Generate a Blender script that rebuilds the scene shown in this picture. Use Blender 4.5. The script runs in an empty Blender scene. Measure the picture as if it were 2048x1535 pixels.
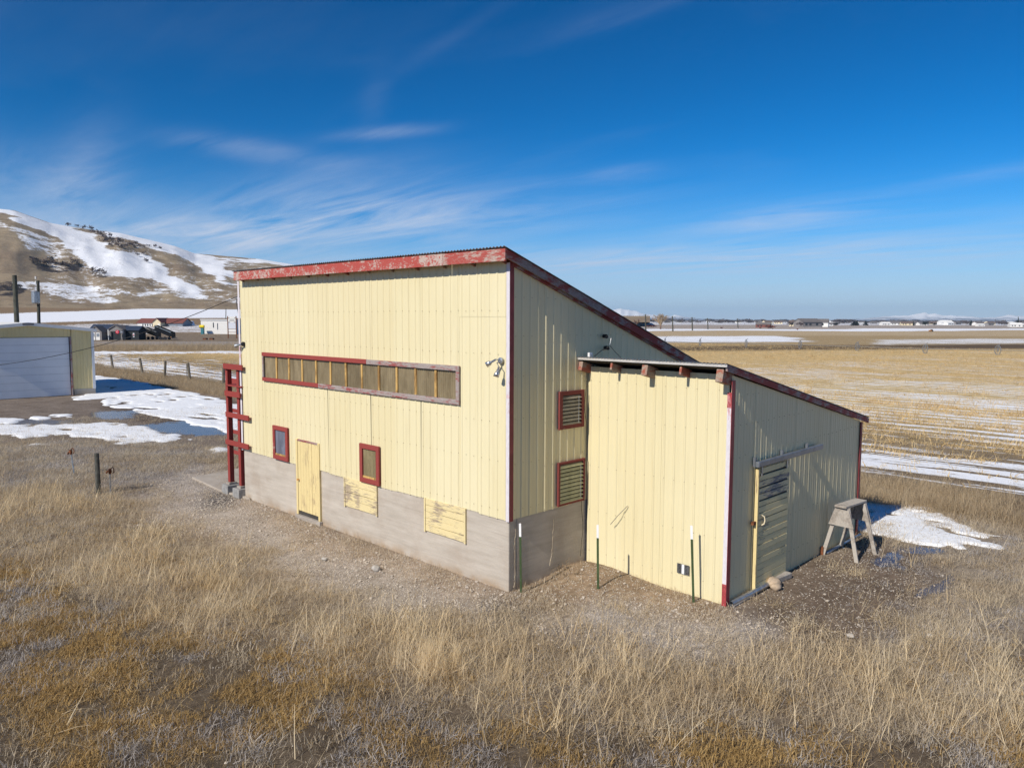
import bpy, bmesh, math, random
import numpy as np
from mathutils import Vector, Matrix

random.seed(7)
RNG = np.random.default_rng(7)
SC = bpy.context.scene
COL = SC.collection
R = math.radians

# ------------------------------------------------------------------ camera
F_PX, PITCH, ROLL, YAW = 1508.265, R(4.926), R(0.226), R(-44.376)
EYE = np.array([10.014, -10.164, 5.291])
FW = np.array([math.sin(YAW) * math.cos(PITCH), math.cos(YAW) * math.cos(PITCH), -math.sin(PITCH)])
RT = np.array([math.cos(YAW), -math.sin(YAW), 0.0])
UP = np.cross(RT, FW)
R2 = RT * math.cos(ROLL) + UP * math.sin(ROLL)
U2 = -RT * math.sin(ROLL) + UP * math.cos(ROLL)
cam_d = bpy.data.cameras.new('camera')
cam = bpy.data.objects.new('camera', cam_d)
COL.objects.link(cam)
cam_d.sensor_width = 36.0
cam_d.lens = F_PX / 2048 * 36.0
cam_d.clip_start = 0.1
cam_d.clip_end = 60000
m = Matrix.Identity(4)
for i in range(3):
    m[i][0], m[i][1], m[i][2], m[i][3] = R2[i], U2[i], -FW[i], EYE[i]
cam.matrix_world = m
SC.camera = cam

# ------------------------------------------------------------------ light, sky, exposure
SUN_EL = 38.0
SUN_AZ_TRAVEL = 92.2            # the light travels almost straight along +Y
ta = R(SUN_AZ_TRAVEL)
travel = Vector((math.cos(ta) * math.cos(R(SUN_EL)), math.sin(ta) * math.cos(R(SUN_EL)), -math.sin(R(SUN_EL))))
sun_d = bpy.data.lights.new('sun', 'SUN')
sun_d.energy = 3.9
sun_d.angle = R(0.53)
sun_d.color = (1.0, 0.93, 0.82)
sun = bpy.data.objects.new('sun', sun_d)
COL.objects.link(sun)
sun.rotation_euler = travel.to_track_quat('-Z', 'Y').to_euler()
SC.view_settings.view_transform = 'Standard'
SC.view_settings.look = 'None'
SC.view_settings.exposure = 0.34
SC.view_settings.gamma = 1.0
SC.view_settings.use_curve_mapping = False

world = bpy.data.worlds.new('World')
SC.world = world
world.use_nodes = True
wn, wl = world.node_tree.nodes, world.node_tree.links
wn.clear()
w_out = wn.new('ShaderNodeOutputWorld')
w_bg = wn.new('ShaderNodeBackground')
w_bg.inputs['Strength'].default_value = 0.13
sky = wn.new('ShaderNodeTexSky')
sky.sky_type = 'NISHITA'
sky.sun_disc = False
sky.sun_elevation = R(SUN_EL)
sky.sun_rotation = math.atan2(-travel.x, -travel.y)   # clockwise from +Y
sky.altitude = 1400
sky.air_density = 1.0
sky.dust_density = 0.05
sky.ozone_density = 3.0
w_hs = wn.new('ShaderNodeHueSaturation')
w_hs.inputs['Saturation'].default_value = 1.42
w_hs.inputs['Hue'].default_value = 0.4925
w_hs.inputs['Value'].default_value = 6.1
w_sc = wn.new('ShaderNodeMixRGB')          # deep high-altitude blue overhead, pale at the horizon
w_sc.blend_type = 'MULTIPLY'
w_sc.inputs['Fac'].default_value = 1.0
w_sc.inputs['Color2'].default_value = (0.098, 0.1035, 0.1155, 1)
wl.new(sky.outputs[0], w_sc.inputs['Color1'])
w_gm = wn.new('ShaderNodeGamma')
w_gm.inputs['Gamma'].default_value = 1.4
wl.new(w_sc.outputs[0], w_gm.inputs['Color'])
wl.new(w_gm.outputs[0], w_hs.inputs['Color'])
w_tc = wn.new('ShaderNodeTexCoord')


def w_math(op, a, b=None, clamp=False):
    n = wn.new('ShaderNodeMath')
    n.operation = op
    n.use_clamp = clamp
    for i, v in enumerate((a, b)):
        if v is None:
            continue
        if isinstance(v, (int, float)):
            n.inputs[i].default_value = v
        else:
            wl.new(v, n.inputs[i])
    return n.outputs[0]


def w_dot(vec):
    n = wn.new('ShaderNodeVectorMath')
    n.operation = 'DOT_PRODUCT'
    wl.new(w_tc.outputs['Generated'], n.inputs[0])
    n.inputs[1].default_value = vec
    return n.outputs['Value']


# cirrus: wind-drawn fibres on a high flat layer, gathered in a few banks
w_sep = wn.new('ShaderNodeSeparateXYZ')
wl.new(w_tc.outputs['Generated'], w_sep.inputs[0])
zz = w_math('MAXIMUM', w_math('ADD', w_sep.outputs['Z'], 0.06), 0.03)
w_cmb = wn.new('ShaderNodeCombineXYZ')
wl.new(w_math('DIVIDE', w_sep.outputs['X'], zz), w_cmb.inputs[0])
wl.new(w_math('DIVIDE', w_sep.outputs['Y'], zz), w_cmb.inputs[1])


def w_noise(scale_xy, rot, detail, rough, dist, seed):
    mp = wn.new('ShaderNodeMapping')
    mp.inputs['Rotation'].default_value = (0, 0, rot)
    mp.inputs['Scale'].default_value = (scale_xy[0], scale_xy[1], 1)
    mp.inputs['Location'].default_value = (seed, seed * 0.37, 0)
    wl.new(w_cmb.outputs[0], mp.inputs[0])
    n = wn.new('ShaderNodeTexNoise')
    n.inputs['Scale'].default_value = 1.0
    n.inputs['Detail'].default_value = detail
    n.inputs['Roughness'].default_value = rough
    n.inputs['Distortion'].default_value = dist
    wl.new(mp.outputs[0], n.inputs['Vector'])
    return n.outputs['Fac']


def px_dir(px, py):
    d = FW * F_PX + R2 * (px - 1024) - U2 * (py - 767.5)
    return d / np.linalg.norm(d)


fib = w_noise((0.55, 2.3), R(46), 8, 0.62, 0.55, 3.1)
soft = w_noise((0.5, 0.9), R(46), 5, 0.55, 0.4, 9.7)
banks = None
for (cx_, cy_, wx, wy, tilt, amp) in (
        (640, 452, 300, 40, -5, 1.7), (500, 298, 110, 16, 8, 0.55), (760, 266, 75, 9, -5, 0.6),
        (600, 395, 190, 40, -10, 0.6), (60, 385, 170, 55, 10, 0.6), (950, 425, 220, 12, -6, 0.4), (155, 355, 34, 75, 28, 0.6),
        (330, 490, 420, 40, 0, 0.65), (1350, 518, 430, 22, -2, 1.6), (1560, 435, 120, 22, -7, 1.0),
        (1900, 480, 300, 40, -3, 0.4), (860, 105, 130, 10, -33, 0.09), (1250, 30, 110, 12, -18, 0.18),
        (745, 190, 20, 50, 18, 0.1), (1990, 345, 120, 10, -8, 0.45), (1240, 347, 60, 12, -6, 0.4),
        (1200, 590, 1500, 45, 0, 0.4)):
    c = px_dir(cx_, cy_)
    a = R(tilt)
    ax = px_dir(cx_ + math.cos(a) * 10, cy_ + math.sin(a) * 10) - c
    ax /= np.linalg.norm(ax)
    ay = np.cross(c, ax)
    u = w_math('DIVIDE', w_dot(tuple(ax)), wx / F_PX)
    v = w_math('DIVIDE', w_dot(tuple(ay)), wy / F_PX)
    g = w_math('EXPONENT', w_math('MULTIPLY', w_math('ADD', w_math('MULTIPLY', u, u), w_math('MULTIPLY', v, v)), -0.7))
    g = w_math('MULTIPLY', g, w_math('GREATER_THAN', w_dot(tuple(c)), 0.2))
    g = w_math('MULTIPLY', g, amp)
    banks = g if banks is None else w_math('ADD', banks, g)
# the same thin layer goes on over the rest of the sky
banks = w_math('ADD', banks, w_math('MULTIPLY', w_math('SUBTRACT', soft, 0.52, True), 0.5))
fibre = w_math('MULTIPLY', w_math('SUBTRACT', w_math('ADD', w_math('MULTIPLY', fib, 0.75), w_math('MULTIPLY', soft, 0.25)), 0.36, True), 3.4, True)
cloud = w_math('MULTIPLY', w_math('MULTIPLY', fibre, banks), 0.56, True)
w_mix = wn.new('ShaderNodeMixRGB')
wl.new(cloud, w_mix.inputs['Fac'])
wl.new(w_hs.outputs[0], w_mix.inputs['Color1'])
w_mix.inputs['Color2'].default_value = (3.9, 4.2, 4.9, 1)
# pale moist air low over the plain, all round the horizon
zr = w_math('DIVIDE', w_math('MAXIMUM', w_sep.outputs['Z'], 0.0), 0.105)
veil = w_math('MULTIPLY', w_math('EXPONENT', w_math('MULTIPLY', w_math('MULTIPLY', zr, zr), -1.0)), 0.80)
w_veil = wn.new('ShaderNodeMixRGB')
wl.new(veil, w_veil.inputs['Fac'])
wl.new(w_mix.outputs[0], w_veil.inputs['Color1'])
w_veil.inputs['Color2'].default_value = (2.5, 3.35, 4.75, 1)
wl.new(w_veil.outputs[0], w_bg.inputs['Color'])
wl.new(w_bg.outputs[0], w_out.inputs['Surface'])


# ------------------------------------------------------------------ geometry on the ground from the survey of the photograph
def ray(px, py):
    return FW * F_PX + R2 * (px - 1024) - U2 * (py - 767.5)


def on_ground(px, py, z=0.0):
    d = ray(px, py)
    return EYE + d * (z - EYE[2]) / d[2]


def on_y(px, py, y):
    d = ray(px, py)
    return EYE + d * (y - EYE[1]) / d[1]


def on_x(px, py, x):
    d = ray(px, py)
    return EYE + d * (x - EYE[0]) / d[0]


def at_dist(px, py, dist):
    d = ray(px, py)
    return EYE + d * dist / math.hypot(d[0], d[1])


def project(P):
    d = P - EYE
    z = d @ FW
    zs = np.where(z > 0.05, z, 0.05)
    px = 1024 + F_PX * (d @ R2) / zs
    py = 767.5 - F_PX * (d @ U2) / zs
    return px, py, z


def in_poly(x, y, poly):
    inside = np.zeros(np.shape(x), bool)
    n = len(poly)
    j = n - 1
    for i in range(n):
        xi, yi = poly[i]
        xj, yj = poly[j]
        if yi != yj:
            c = ((yi > y) != (yj > y)) & (x < (xj - xi) * (y - yi) / (yj - yi) + xi)
            inside ^= c
        j = i
    return inside


def vnoise(x, y, seed=0):
    x = np.asarray(x, float)
    y = np.asarray(y, float)
    xi = np.floor(x).astype(np.int64)
    yi = np.floor(y).astype(np.int64)
    fx, fy = x - xi, y - yi
    fx = fx * fx * (3 - 2 * fx)
    fy = fy * fy * (3 - 2 * fy)

    def h(a, b):
        v = (a * 374761393 + b * 668265263 + seed * 974634777) & 0xffffffff
        v = ((v ^ (v >> 13)) * 1274126177) & 0xffffffff
        return ((v ^ (v >> 16)) & 0xffff) / 65535.0
    return (h(xi, yi) * (1 - fx) + h(xi + 1, yi) * fx) * (1 - fy) + (h(xi, yi + 1) * (1 - fx) + h(xi + 1, yi + 1) * fx) * fy


def fbm(x, y, seed=0, octs=4):
    s, a, t = 0.0, 0.5, 0.0
    for o in range(octs):
        s = s + a * vnoise(x * 2 ** o, y * 2 ** o, seed + o * 17)
        t += a
        a *= 0.5
    return s / t


def sstep(a, b, x):
    t = np.clip((x - a) / (b - a), 0, 1)
    return t * t * (3 - 2 * t)


ROAD_P, ROAD_T = np.array([-167.0, 47.0]), np.array([math.cos(R(52)), math.sin(R(52))])
ROAD_N = np.array([-ROAD_T[1], ROAD_T[0]])


def road_st(x, y):
    return (x - ROAD_P[0]) * ROAD_N[0] + (y - ROAD_P[1]) * ROAD_N[1], (x - ROAD_P[0]) * ROAD_T[0] + (y - ROAD_P[1]) * ROAD_T[1]


def terrain(x, y):
    x = np.asarray(x, float)
    y = np.asarray(y, float)
    dx, dy = x - EYE[0], y - EYE[1]
    r = np.hypot(dx, dy)
    az = np.degrees(np.arctan2(dx, dy))
    A = 1 - sstep(-58, -42, az)
    A = np.where(az < -150, 0, A)
    z = A * np.interp(r, [0, 200, 300, 400, 600, 1500, 3000, 9000], [0, 0, 2.2, 4.6, 11.5, 12, 0, 0])
    # yard: slight hollows, a low bank against the shed and barn
    near = 1 - sstep(25, 60, r)
    z = z + near * 0.10 * (fbm(x * 0.35, y * 0.35, 5, 3) - 0.5) * sstep(0.2, 1.5, np.maximum(np.maximum(-y, x), 0))
    bank = np.exp(-((x - 0.55) ** 2 / 1.0 + (y - 1.9) ** 2 / 0.5)) * 0.17
    return z + bank


# ------------------------------------------------------------------ materials
MATS = {}


class NT:
    """short-hand for building a node material"""

    def __init__(self, name):
        self.m = bpy.data.materials.new(name)
        self.m.use_nodes = True
        self.n, self.l = self.m.node_tree.nodes, self.m.node_tree.links
        self.bsdf = self.n['Principled BSDF']
        self.bsdf.inputs['Specular IOR Level'].default_value = 0.25
        self.pos = self.n.new('ShaderNodeNewGeometry').outputs['Position']
        MATS[name] = self.m

    def set(self, **k):
        for kk, v in k.items():
            self.put(kk.replace('_', ' '), v)
        return self

    def put(self, sock, v):
        s = self.bsdf.inputs[sock]
        if hasattr(v, 'links') or isinstance(v, bpy.types.NodeSocket):
            self.l.new(v, s)
        elif isinstance(v, tuple) and len(v) == 3:
            s.default_value = (*v, 1)
        else:
            s.default_value = v

    def noise(self, scale, stretch=(1, 1, 1), detail=4, rough=0.55, dist=0.0, vec=None, off=0.0):
        mp = self.n.new('ShaderNodeMapping')
        mp.inputs['Scale'].default_value = tuple(scale * s for s in stretch)
        mp.inputs['Location'].default_value = (off, off * 1.7, off * 0.6)
        self.l.new(vec if vec is not None else self.pos, mp.inputs[0])
        t = self.n.new('ShaderNodeTexNoise')
        t.inputs['Scale'].default_value = 1
        t.inputs['Detail'].default_value = detail
        t.inputs['Roughness'].default_value = rough
        t.inputs['Distortion'].default_value = dist
        self.l.new(mp.outputs[0], t.inputs['Vector'])
        return t.outputs['Fac']

    def voronoi(self, scale, out='Distance', stretch=(1, 1, 1)):
        mp = self.n.new('ShaderNodeMapping')
        mp.inputs['Scale'].default_value = tuple(scale * s for s in stretch)
        self.l.new(self.pos, mp.inputs[0])
        t = self.n.new('ShaderNodeTexVoronoi')
        t.inputs['Scale'].default_value = 1
        self.l.new(mp.outputs[0], t.inputs['Vector'])
        return t.outputs[out]

    def ramp(self, fac, lo, hi, a=0.0, b=1.0):
        r = self.n.new('ShaderNodeMapRange')
        r.inputs['From Min'].default_value = lo
        r.inputs['From Max'].default_value = hi
        r.inputs['To Min'].default_value = a
        r.inputs['To Max'].default_value = b
        self.l.new(fac, r.inputs['Value'])
        return r.outputs[0]

    def math(self, op, a, b=None, clamp=False):
        n = self.n.new('ShaderNodeMath')
        n.operation = op
        n.use_clamp = clamp
        for i, v in enumerate((a, b)):
            if v is None:
                continue
            if isinstance(v, (int, float)):
                n.inputs[i].default_value = v
            else:
                self.l.new(v, n.inputs[i])
        return n.outputs[0]

    def mix(self, fac, a, b, mode='MIX'):
        n = self.n.new('ShaderNodeMixRGB')
        n.blend_type = mode
        for s, v in (('Fac', fac), ('Color1', a), ('Color2', b)):
            if isinstance(v, (int, float)):
                n.inputs[s].default_value = v
            elif isinstance(v, tuple):
                n.inputs[s].default_value = (*v, 1)
            else:
                self.l.new(v, n.inputs[s])
        return n.outputs[0]

    def attr(self, name, out='Fac'):
        a = self.n.new('ShaderNodeAttribute')
        a.attribute_name = name
        return a.outputs[out]

    def rnd(self):
        return self.n.new('ShaderNodeObjectInfo').outputs['Random']

    def bump(self, h, strength=0.3, dist=0.02):
        b = self.n.new('ShaderNodeBump')
        b.inputs['Strength'].default_value = strength
        b.inputs['Distance'].default_value = dist
        self.l.new(h, b.inputs['Height'])
        self.l.new(b.outputs[0], self.bsdf.inputs['Normal'])
        return self


def flat(name, col, rough=0.6, metal=0.0, var=0.15, scale=3.0):
    t = NT(name)
    n = t.noise(scale, detail=5)
    c = t.mix(t.ramp(n, 0.3, 0.7), tuple(x * (1 - var) for x in col), tuple(min(1, x * (1 + var)) for x in col))
    t.put('Base Color', c)
    t.put('Roughness', rough)
    t.put('Metallic', metal)
    return t.m


# sun-faded yellow painted steel
t = NT('yellow_siding')
dirt = t.noise(1.1, (1, 1, 0.25), detail=6, rough=0.6)
fade = t.noise(0.35, (1, 1, 0.6), detail=3, off=4)
c = t.mix(t.ramp(fade, 0.3, 0.7), (0.70, 0.62, 0.375), (0.75, 0.68, 0.45))
c = t.mix(t.ramp(dirt, 0.58, 0.85, 0, 0.30), c, (0.52, 0.43, 0.25))
c = t.mix(t.math('MULTIPLY', t.rnd(), 0.30), c, (0.66, 0.56, 0.32))
sepw = t.n.new('ShaderNodeSeparateXYZ')
t.l.new(t.pos, sepw.inputs[0])
run = t.noise(1.0, (5, 5, 0.35), detail=6, rough=0.65, off=9)      # faint rain streaks
c = t.mix(t.ramp(run, 0.54, 0.78, 0, 0.42), c, (0.55, 0.46, 0.26))
t.put('Base Color', c)
t.set(Roughness=0.42, Specular_IOR_Level=0.45)
t.bump(t.noise(1.6, (1, 1, 0.45), detail=3, off=2), 0.30, 0.03)

t = NT('garage_siding')
c = t.mix(t.ramp(t.noise(1.2), 0.3, 0.7), (0.72, 0.58, 0.28), (0.78, 0.64, 0.34))
t.put('Base Color', c)
t.set(Roughness=0.5)

# board-formed concrete
t = NT('concrete')
lines = t.noise(1.0, (0.7, 0.7, 7), detail=7, rough=0.7)
blot = t.noise(0.9, (1, 1, 1.3), detail=6, rough=0.62, off=3)
c = t.mix(t.ramp(lines, 0.35, 0.68), (0.40, 0.355, 0.30), (0.53, 0.48, 0.415))
c = t.mix(t.ramp(blot, 0.49, 0.68, 0, 0.6), c, (0.36, 0.295, 0.235))
c = t.mix(t.ramp(t.noise(0.8, (1.2, 1.2, 0.5), off=11), 0.55, 0.75, 0, 0.5), c, (0.58, 0.52, 0.45))
sepz = t.n.new('ShaderNodeSeparateXYZ')
t.l.new(t.pos, sepz.inputs[0])
seam = t.math('LESS_THAN', t.math('FRACT', t.math('DIVIDE', t.math('ADD', sepz.outputs['Z'], 0.07), 0.29)), 0.035)
c = t.mix(t.math('MULTIPLY', seam, t.ramp(t.noise(1.3, off=7), 0.4, 0.65, 0, 0.5)), c, (0.30, 0.25, 0.205))
foot = t.ramp(sepz.outputs['Z'], 0.02, 0.22, 0.7, 0.0)
c = t.mix(t.math('MULTIPLY', foot, t.ramp(t.noise(2.3, off=5), 0.35, 0.6)), c, (0.33, 0.225, 0.13))
t.put('Base Color', c)
t.set(Roughness=0.9)
t.bump(t.math('ADD', t.math('MULTIPLY', lines, 0.7), t.noise(22, detail=3)), 0.45, 0.012)

t = NT('slab_concrete')
t.put('Base Color', t.mix(t.ramp(t.noise(2, detail=6), 0.3, 0.7), (0.36, 0.31, 0.255), (0.46, 0.41, 0.35)))
t.set(Roughness=0.9)
t = NT('block_concrete')
t.put('Base Color', t.mix(t.ramp(t.noise(9, detail=6), 0.3, 0.7), (0.22, 0.215, 0.21), (0.36, 0.355, 0.34)))
t.set(Roughness=0.95)
t.bump(t.noise(60, detail=2), 0.5, 0.01)


def paint_wood(name, paint, wood, amount, stretch, scale=2.2, rough=0.75):
    """paint worn off along the grain, bare wood below"""
    t = NT(name)
    a = t.noise(scale, stretch, detail=8, rough=0.72, off=1.3)
    b = t.noise(scale * 0.35, detail=3, off=6)
    f = t.ramp(t.math('ADD', t.math('MULTIPLY', a, 0.7), t.math('MULTIPLY', b, 0.5)), amount - 0.04, amount + 0.04)
    grain = t.noise(scale * 4, tuple(s * 1.5 for s in stretch), detail=5, rough=0.7, off=2)
    wd = t.mix(t.ramp(grain, 0.3, 0.7), tuple(x * 0.6 for x in wood), tuple(x * 1.25 for x in wood))
    pn = t.mix(t.ramp(grain, 0.25, 0.75), tuple(x * 0.82 for x in paint), tuple(min(1, x * 1.12) for x in paint))
    pn = t.mix(t.math('MULTIPLY', t.rnd(), 0.25), pn, tuple(x * 0.75 for x in paint))
    t.put('Base Color', t.mix(f, pn, wd))
    t.put('Roughness', rough)
    t.bump(t.math('ADD', t.math('MULTIPLY', f, -0.6), t.math('MULTIPLY', grain, 0.6)), 0.22, 0.004)
    return t.m


paint_wood('red_fascia', (0.43, 0.085, 0.07), (0.52, 0.41, 0.36), 0.63, (2.2, 3, 3), 8)
paint_wood('faded_fascia', (0.40, 0.085, 0.07), (0.46, 0.36, 0.31), 0.60, (1.0, 3, 4), 5)
paint_wood('rake_board', (0.27, 0.06, 0.055), (0.30, 0.25, 0.24), 0.62, (3, 1, 2.5), 2.4)
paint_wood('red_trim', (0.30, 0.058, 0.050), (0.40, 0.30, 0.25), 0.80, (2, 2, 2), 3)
paint_wood('maroon_trim_shaded', (0.21, 0.048, 0.042), (0.34, 0.26, 0.22), 0.76, (2, 2, 2), 3)  # louver frames: darker copy of the red trim, shade put into the colour
paint_wood('worn_trim', (0.31, 0.08, 0.075), (0.36, 0.31, 0.29), 0.56, (0.8, 3, 4), 4.5)
paint_wood('red_frame', (0.29, 0.05, 0.042), (0.35, 0.25, 0.21), 0.82, (2, 2, 2), 3)
paint_wood('yellow_door_wood', (0.74, 0.60, 0.30), (0.44, 0.33, 0.19), 0.675, (6, 6, 0.5), 5)
paint_wood('yellow_board_wood', (0.74, 0.62, 0.34), (0.40, 0.32, 0.23), 0.665, (0.9, 3, 6), 5)
paint_wood('yellow_slide_wood', (0.88, 0.74, 0.41), (0.24, 0.22, 0.19), 0.715, (3, 0.8, 7), 4)
paint_wood('bare_slide_wood', (0.84, 0.70, 0.41), (0.27, 0.255, 0.25), 0.625, (3, 0.7, 8), 4)
paint_wood('grey_wood', (0.46, 0.42, 0.37), (0.34, 0.30, 0.26), 0.60, (1, 1, 1), 4)
paint_wood('sill_wood', (0.46, 0.42, 0.37), (0.36, 0.32, 0.28), 0.6, (1, 4, 4), 4)
paint_wood('tail_wood', (0.33, 0.10, 0.065), (0.35, 0.27, 0.21), 0.60, (4, 1, 4), 3)
paint_wood('bleached_trim', (0.70, 0.66, 0.70), (0.55, 0.10, 0.10), 0.74, (2, 2, 0.7), 2.2, 0.5)
paint_wood('pink_trim', (0.62, 0.30, 0.31), (0.38, 0.06, 0.065), 0.57, (2, 2, 0.8), 3)
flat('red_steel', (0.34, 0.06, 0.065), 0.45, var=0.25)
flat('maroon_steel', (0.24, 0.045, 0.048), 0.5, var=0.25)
flat('roof_steel', (0.24, 0.245, 0.25), 0.5, 0.3, var=0.3)
flat('dark_under', (0.06, 0.055, 0.05), 0.9)
flat('drip_edge', (0.55, 0.53, 0.50), 0.5, 0.2)
flat('galvanized', (0.42, 0.44, 0.46), 0.38, 0.75, var=0.25, scale=9)
flat('rail_steel', (0.25, 0.27, 0.30), 0.4, 0.6, var=0.25, scale=7)
flat('bright_steel', (0.62, 0.61, 0.58), 0.25, 0.85)
flat('black_steel', (0.02, 0.02, 0.022), 0.5)
flat('post_green', (0.055, 0.085, 0.035), 0.55, var=0.25)
flat('white_paint', (0.78, 0.78, 0.78), 0.5, var=0.05)
flat('screw_steel', (0.40, 0.34, 0.21), 0.5, 0.3)
flat('rust', (0.17, 0.065, 0.03), 0.9, var=0.5, scale=14)
flat('dark_post', (0.085, 0.085, 0.075), 0.9, var=0.4, scale=8)
flat('pole_wood', (0.075, 0.075, 0.06), 0.9, var=0.3)
flat('fence_wood', (0.16, 0.14, 0.11), 0.95, var=0.4)
flat('twig', (0.26, 0.19, 0.12), 0.9, var=0.4)
flat('cable_black', (0.02, 0.02, 0.022), 0.6)
flat('wire_grey', (0.22, 0.20, 0.17), 0.5)
flat('stone', (0.40, 0.37, 0.33), 0.9, var=0.3, scale=14)
flat('pebble_stone', (0.47, 0.41, 0.34), 0.9, var=0.35, scale=30)
flat('boulder', (0.42, 0.33, 0.24), 0.95, var=0.25, scale=10)
flat('white_wall', (0.78, 0.77, 0.74), 0.6, var=0.05)
flat('cream_wall', (0.72, 0.62, 0.43), 0.6, var=0.05)
flat('grey_wall', (0.22, 0.25, 0.29), 0.6, var=0.08)
flat('red_roof', (0.20, 0.075, 0.06), 0.7, var=0.15)
flat('navy_roof', (0.035, 0.05, 0.085), 0.6)
flat('grey_roof', (0.16, 0.145, 0.14), 0.8)
flat('brown_roof', (0.15, 0.11, 0.09), 0.8)
flat('shed_grey', (0.24, 0.225, 0.22), 0.7)
flat('shed_lime', (0.35, 0.40, 0.16), 0.7)
flat('shed_dark', (0.025, 0.03, 0.035), 0.7)
flat('trailer_black', (0.008, 0.008, 0.010), 0.35)
flat('sign_red', (0.62, 0.02, 0.05), 0.5, var=0.05)
flat('sign_dark', (0.05, 0.055, 0.075), 0.5, var=0.1)
flat('pale_print', (0.66, 0.68, 0.74), 0.6, var=0.05)
flat('ink', (0.03, 0.03, 0.06), 0.6)
flat('yellow_plastic', (0.80, 0.62, 0.02), 0.5)
flat('teal_plastic', (0.05, 0.20, 0.24), 0.5)
flat('dark_glass', (0.03, 0.04, 0.05), 0.12)
flat('snow', (0.86, 0.88, 0.92), 0.65, var=0.03)
flat('crack', (0.42, 0.36, 0.27), 0.9, var=0.3)
flat('mesh_dark', (0.02, 0.02, 0.025), 0.7)
flat('amber', (0.55, 0.25, 0.07), 0.4)

# old corrugated fibreglass glazing: streaked and stained
def fibreglass(name, a, b, c_, rough=0.32):
    t = NT(name)
    s = t.noise(2.2, (2.2, 2.2, 0.5), detail=6, rough=0.65)
    e = t.noise(5, detail=5, off=4)
    c = t.mix(t.ramp(s, 0.32, 0.68), a, b)
    c = t.mix(t.ramp(e, 0.55, 0.8, 0, 0.6), c, c_)
    c = t.mix(t.math('MULTIPLY', t.rnd(), 0.55), c, tuple(x * 0.55 for x in a))
    t.put('Base Color', c)
    t.set(Roughness=rough * 0.7, Specular_IOR_Level=0.6)
    return t


fibreglass('pane_brown', (0.18, 0.140, 0.080), (0.38, 0.31, 0.19), (0.46, 0.38, 0.24))
fibreglass('pane_sky_reflection', (0.11, 0.12, 0.16), (0.24, 0.26, 0.33), (0.32, 0.33, 0.40), 0.2)  # blue of the reflected sky is put into this pane's colour
fibreglass('pane_olive', (0.17, 0.14, 0.075), (0.34, 0.28, 0.16), (0.42, 0.36, 0.22))
fibreglass('louver_pane', (0.26, 0.22, 0.15), (0.46, 0.40, 0.30), (0.52, 0.44, 0.36), 0.3)
fibreglass('louver_green', (0.33, 0.32, 0.16), (0.52, 0.50, 0.28), (0.60, 0.56, 0.36), 0.3)
paint_wood('amber_mullion', (0.58, 0.37, 0.13), (0.30, 0.17, 0.06), 0.62, (3, 3, 0.6), 4)

t = NT('garage_door_paint')
c = t.mix(t.ramp(t.noise(1.4, detail=6), 0.3, 0.7), (0.80, 0.81, 0.82), (0.88, 0.88, 0.88))
c = t.mix(t.ramp(t.noise(3.5, (3, 1, 5), detail=7, rough=0.7, off=3), 0.66, 0.70, 0, 0.55), c, (0.35, 0.34, 0.33))
t.put('Base Color', c)
t.set(Roughness=0.5)


# ------------------------------------------------------------------ helpers
def tag(o, label=None, cat=None, group=None, kind=None):
    if label: o['label'] = label
    if cat: o['category'] = cat
    if group: o['group'] = group
    if kind: o['kind'] = kind
    return o


def thing(name, label, cat, loc=(0, 0, 0), group=None, rz=0.0):
    o = bpy.data.objects.new(name, None)
    o.empty_display_size = 0.2
    COL.objects.link(o)
    o.location = loc
    o.rotation_euler = (0, 0, rz)
    return tag(o, label, cat, group)


def copy_tree(o, parent=None):
    c = o.copy()
    COL.objects.link(c)
    c.parent = parent
    for ch in o.children:
        copy_tree(ch, c)
    return c


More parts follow.
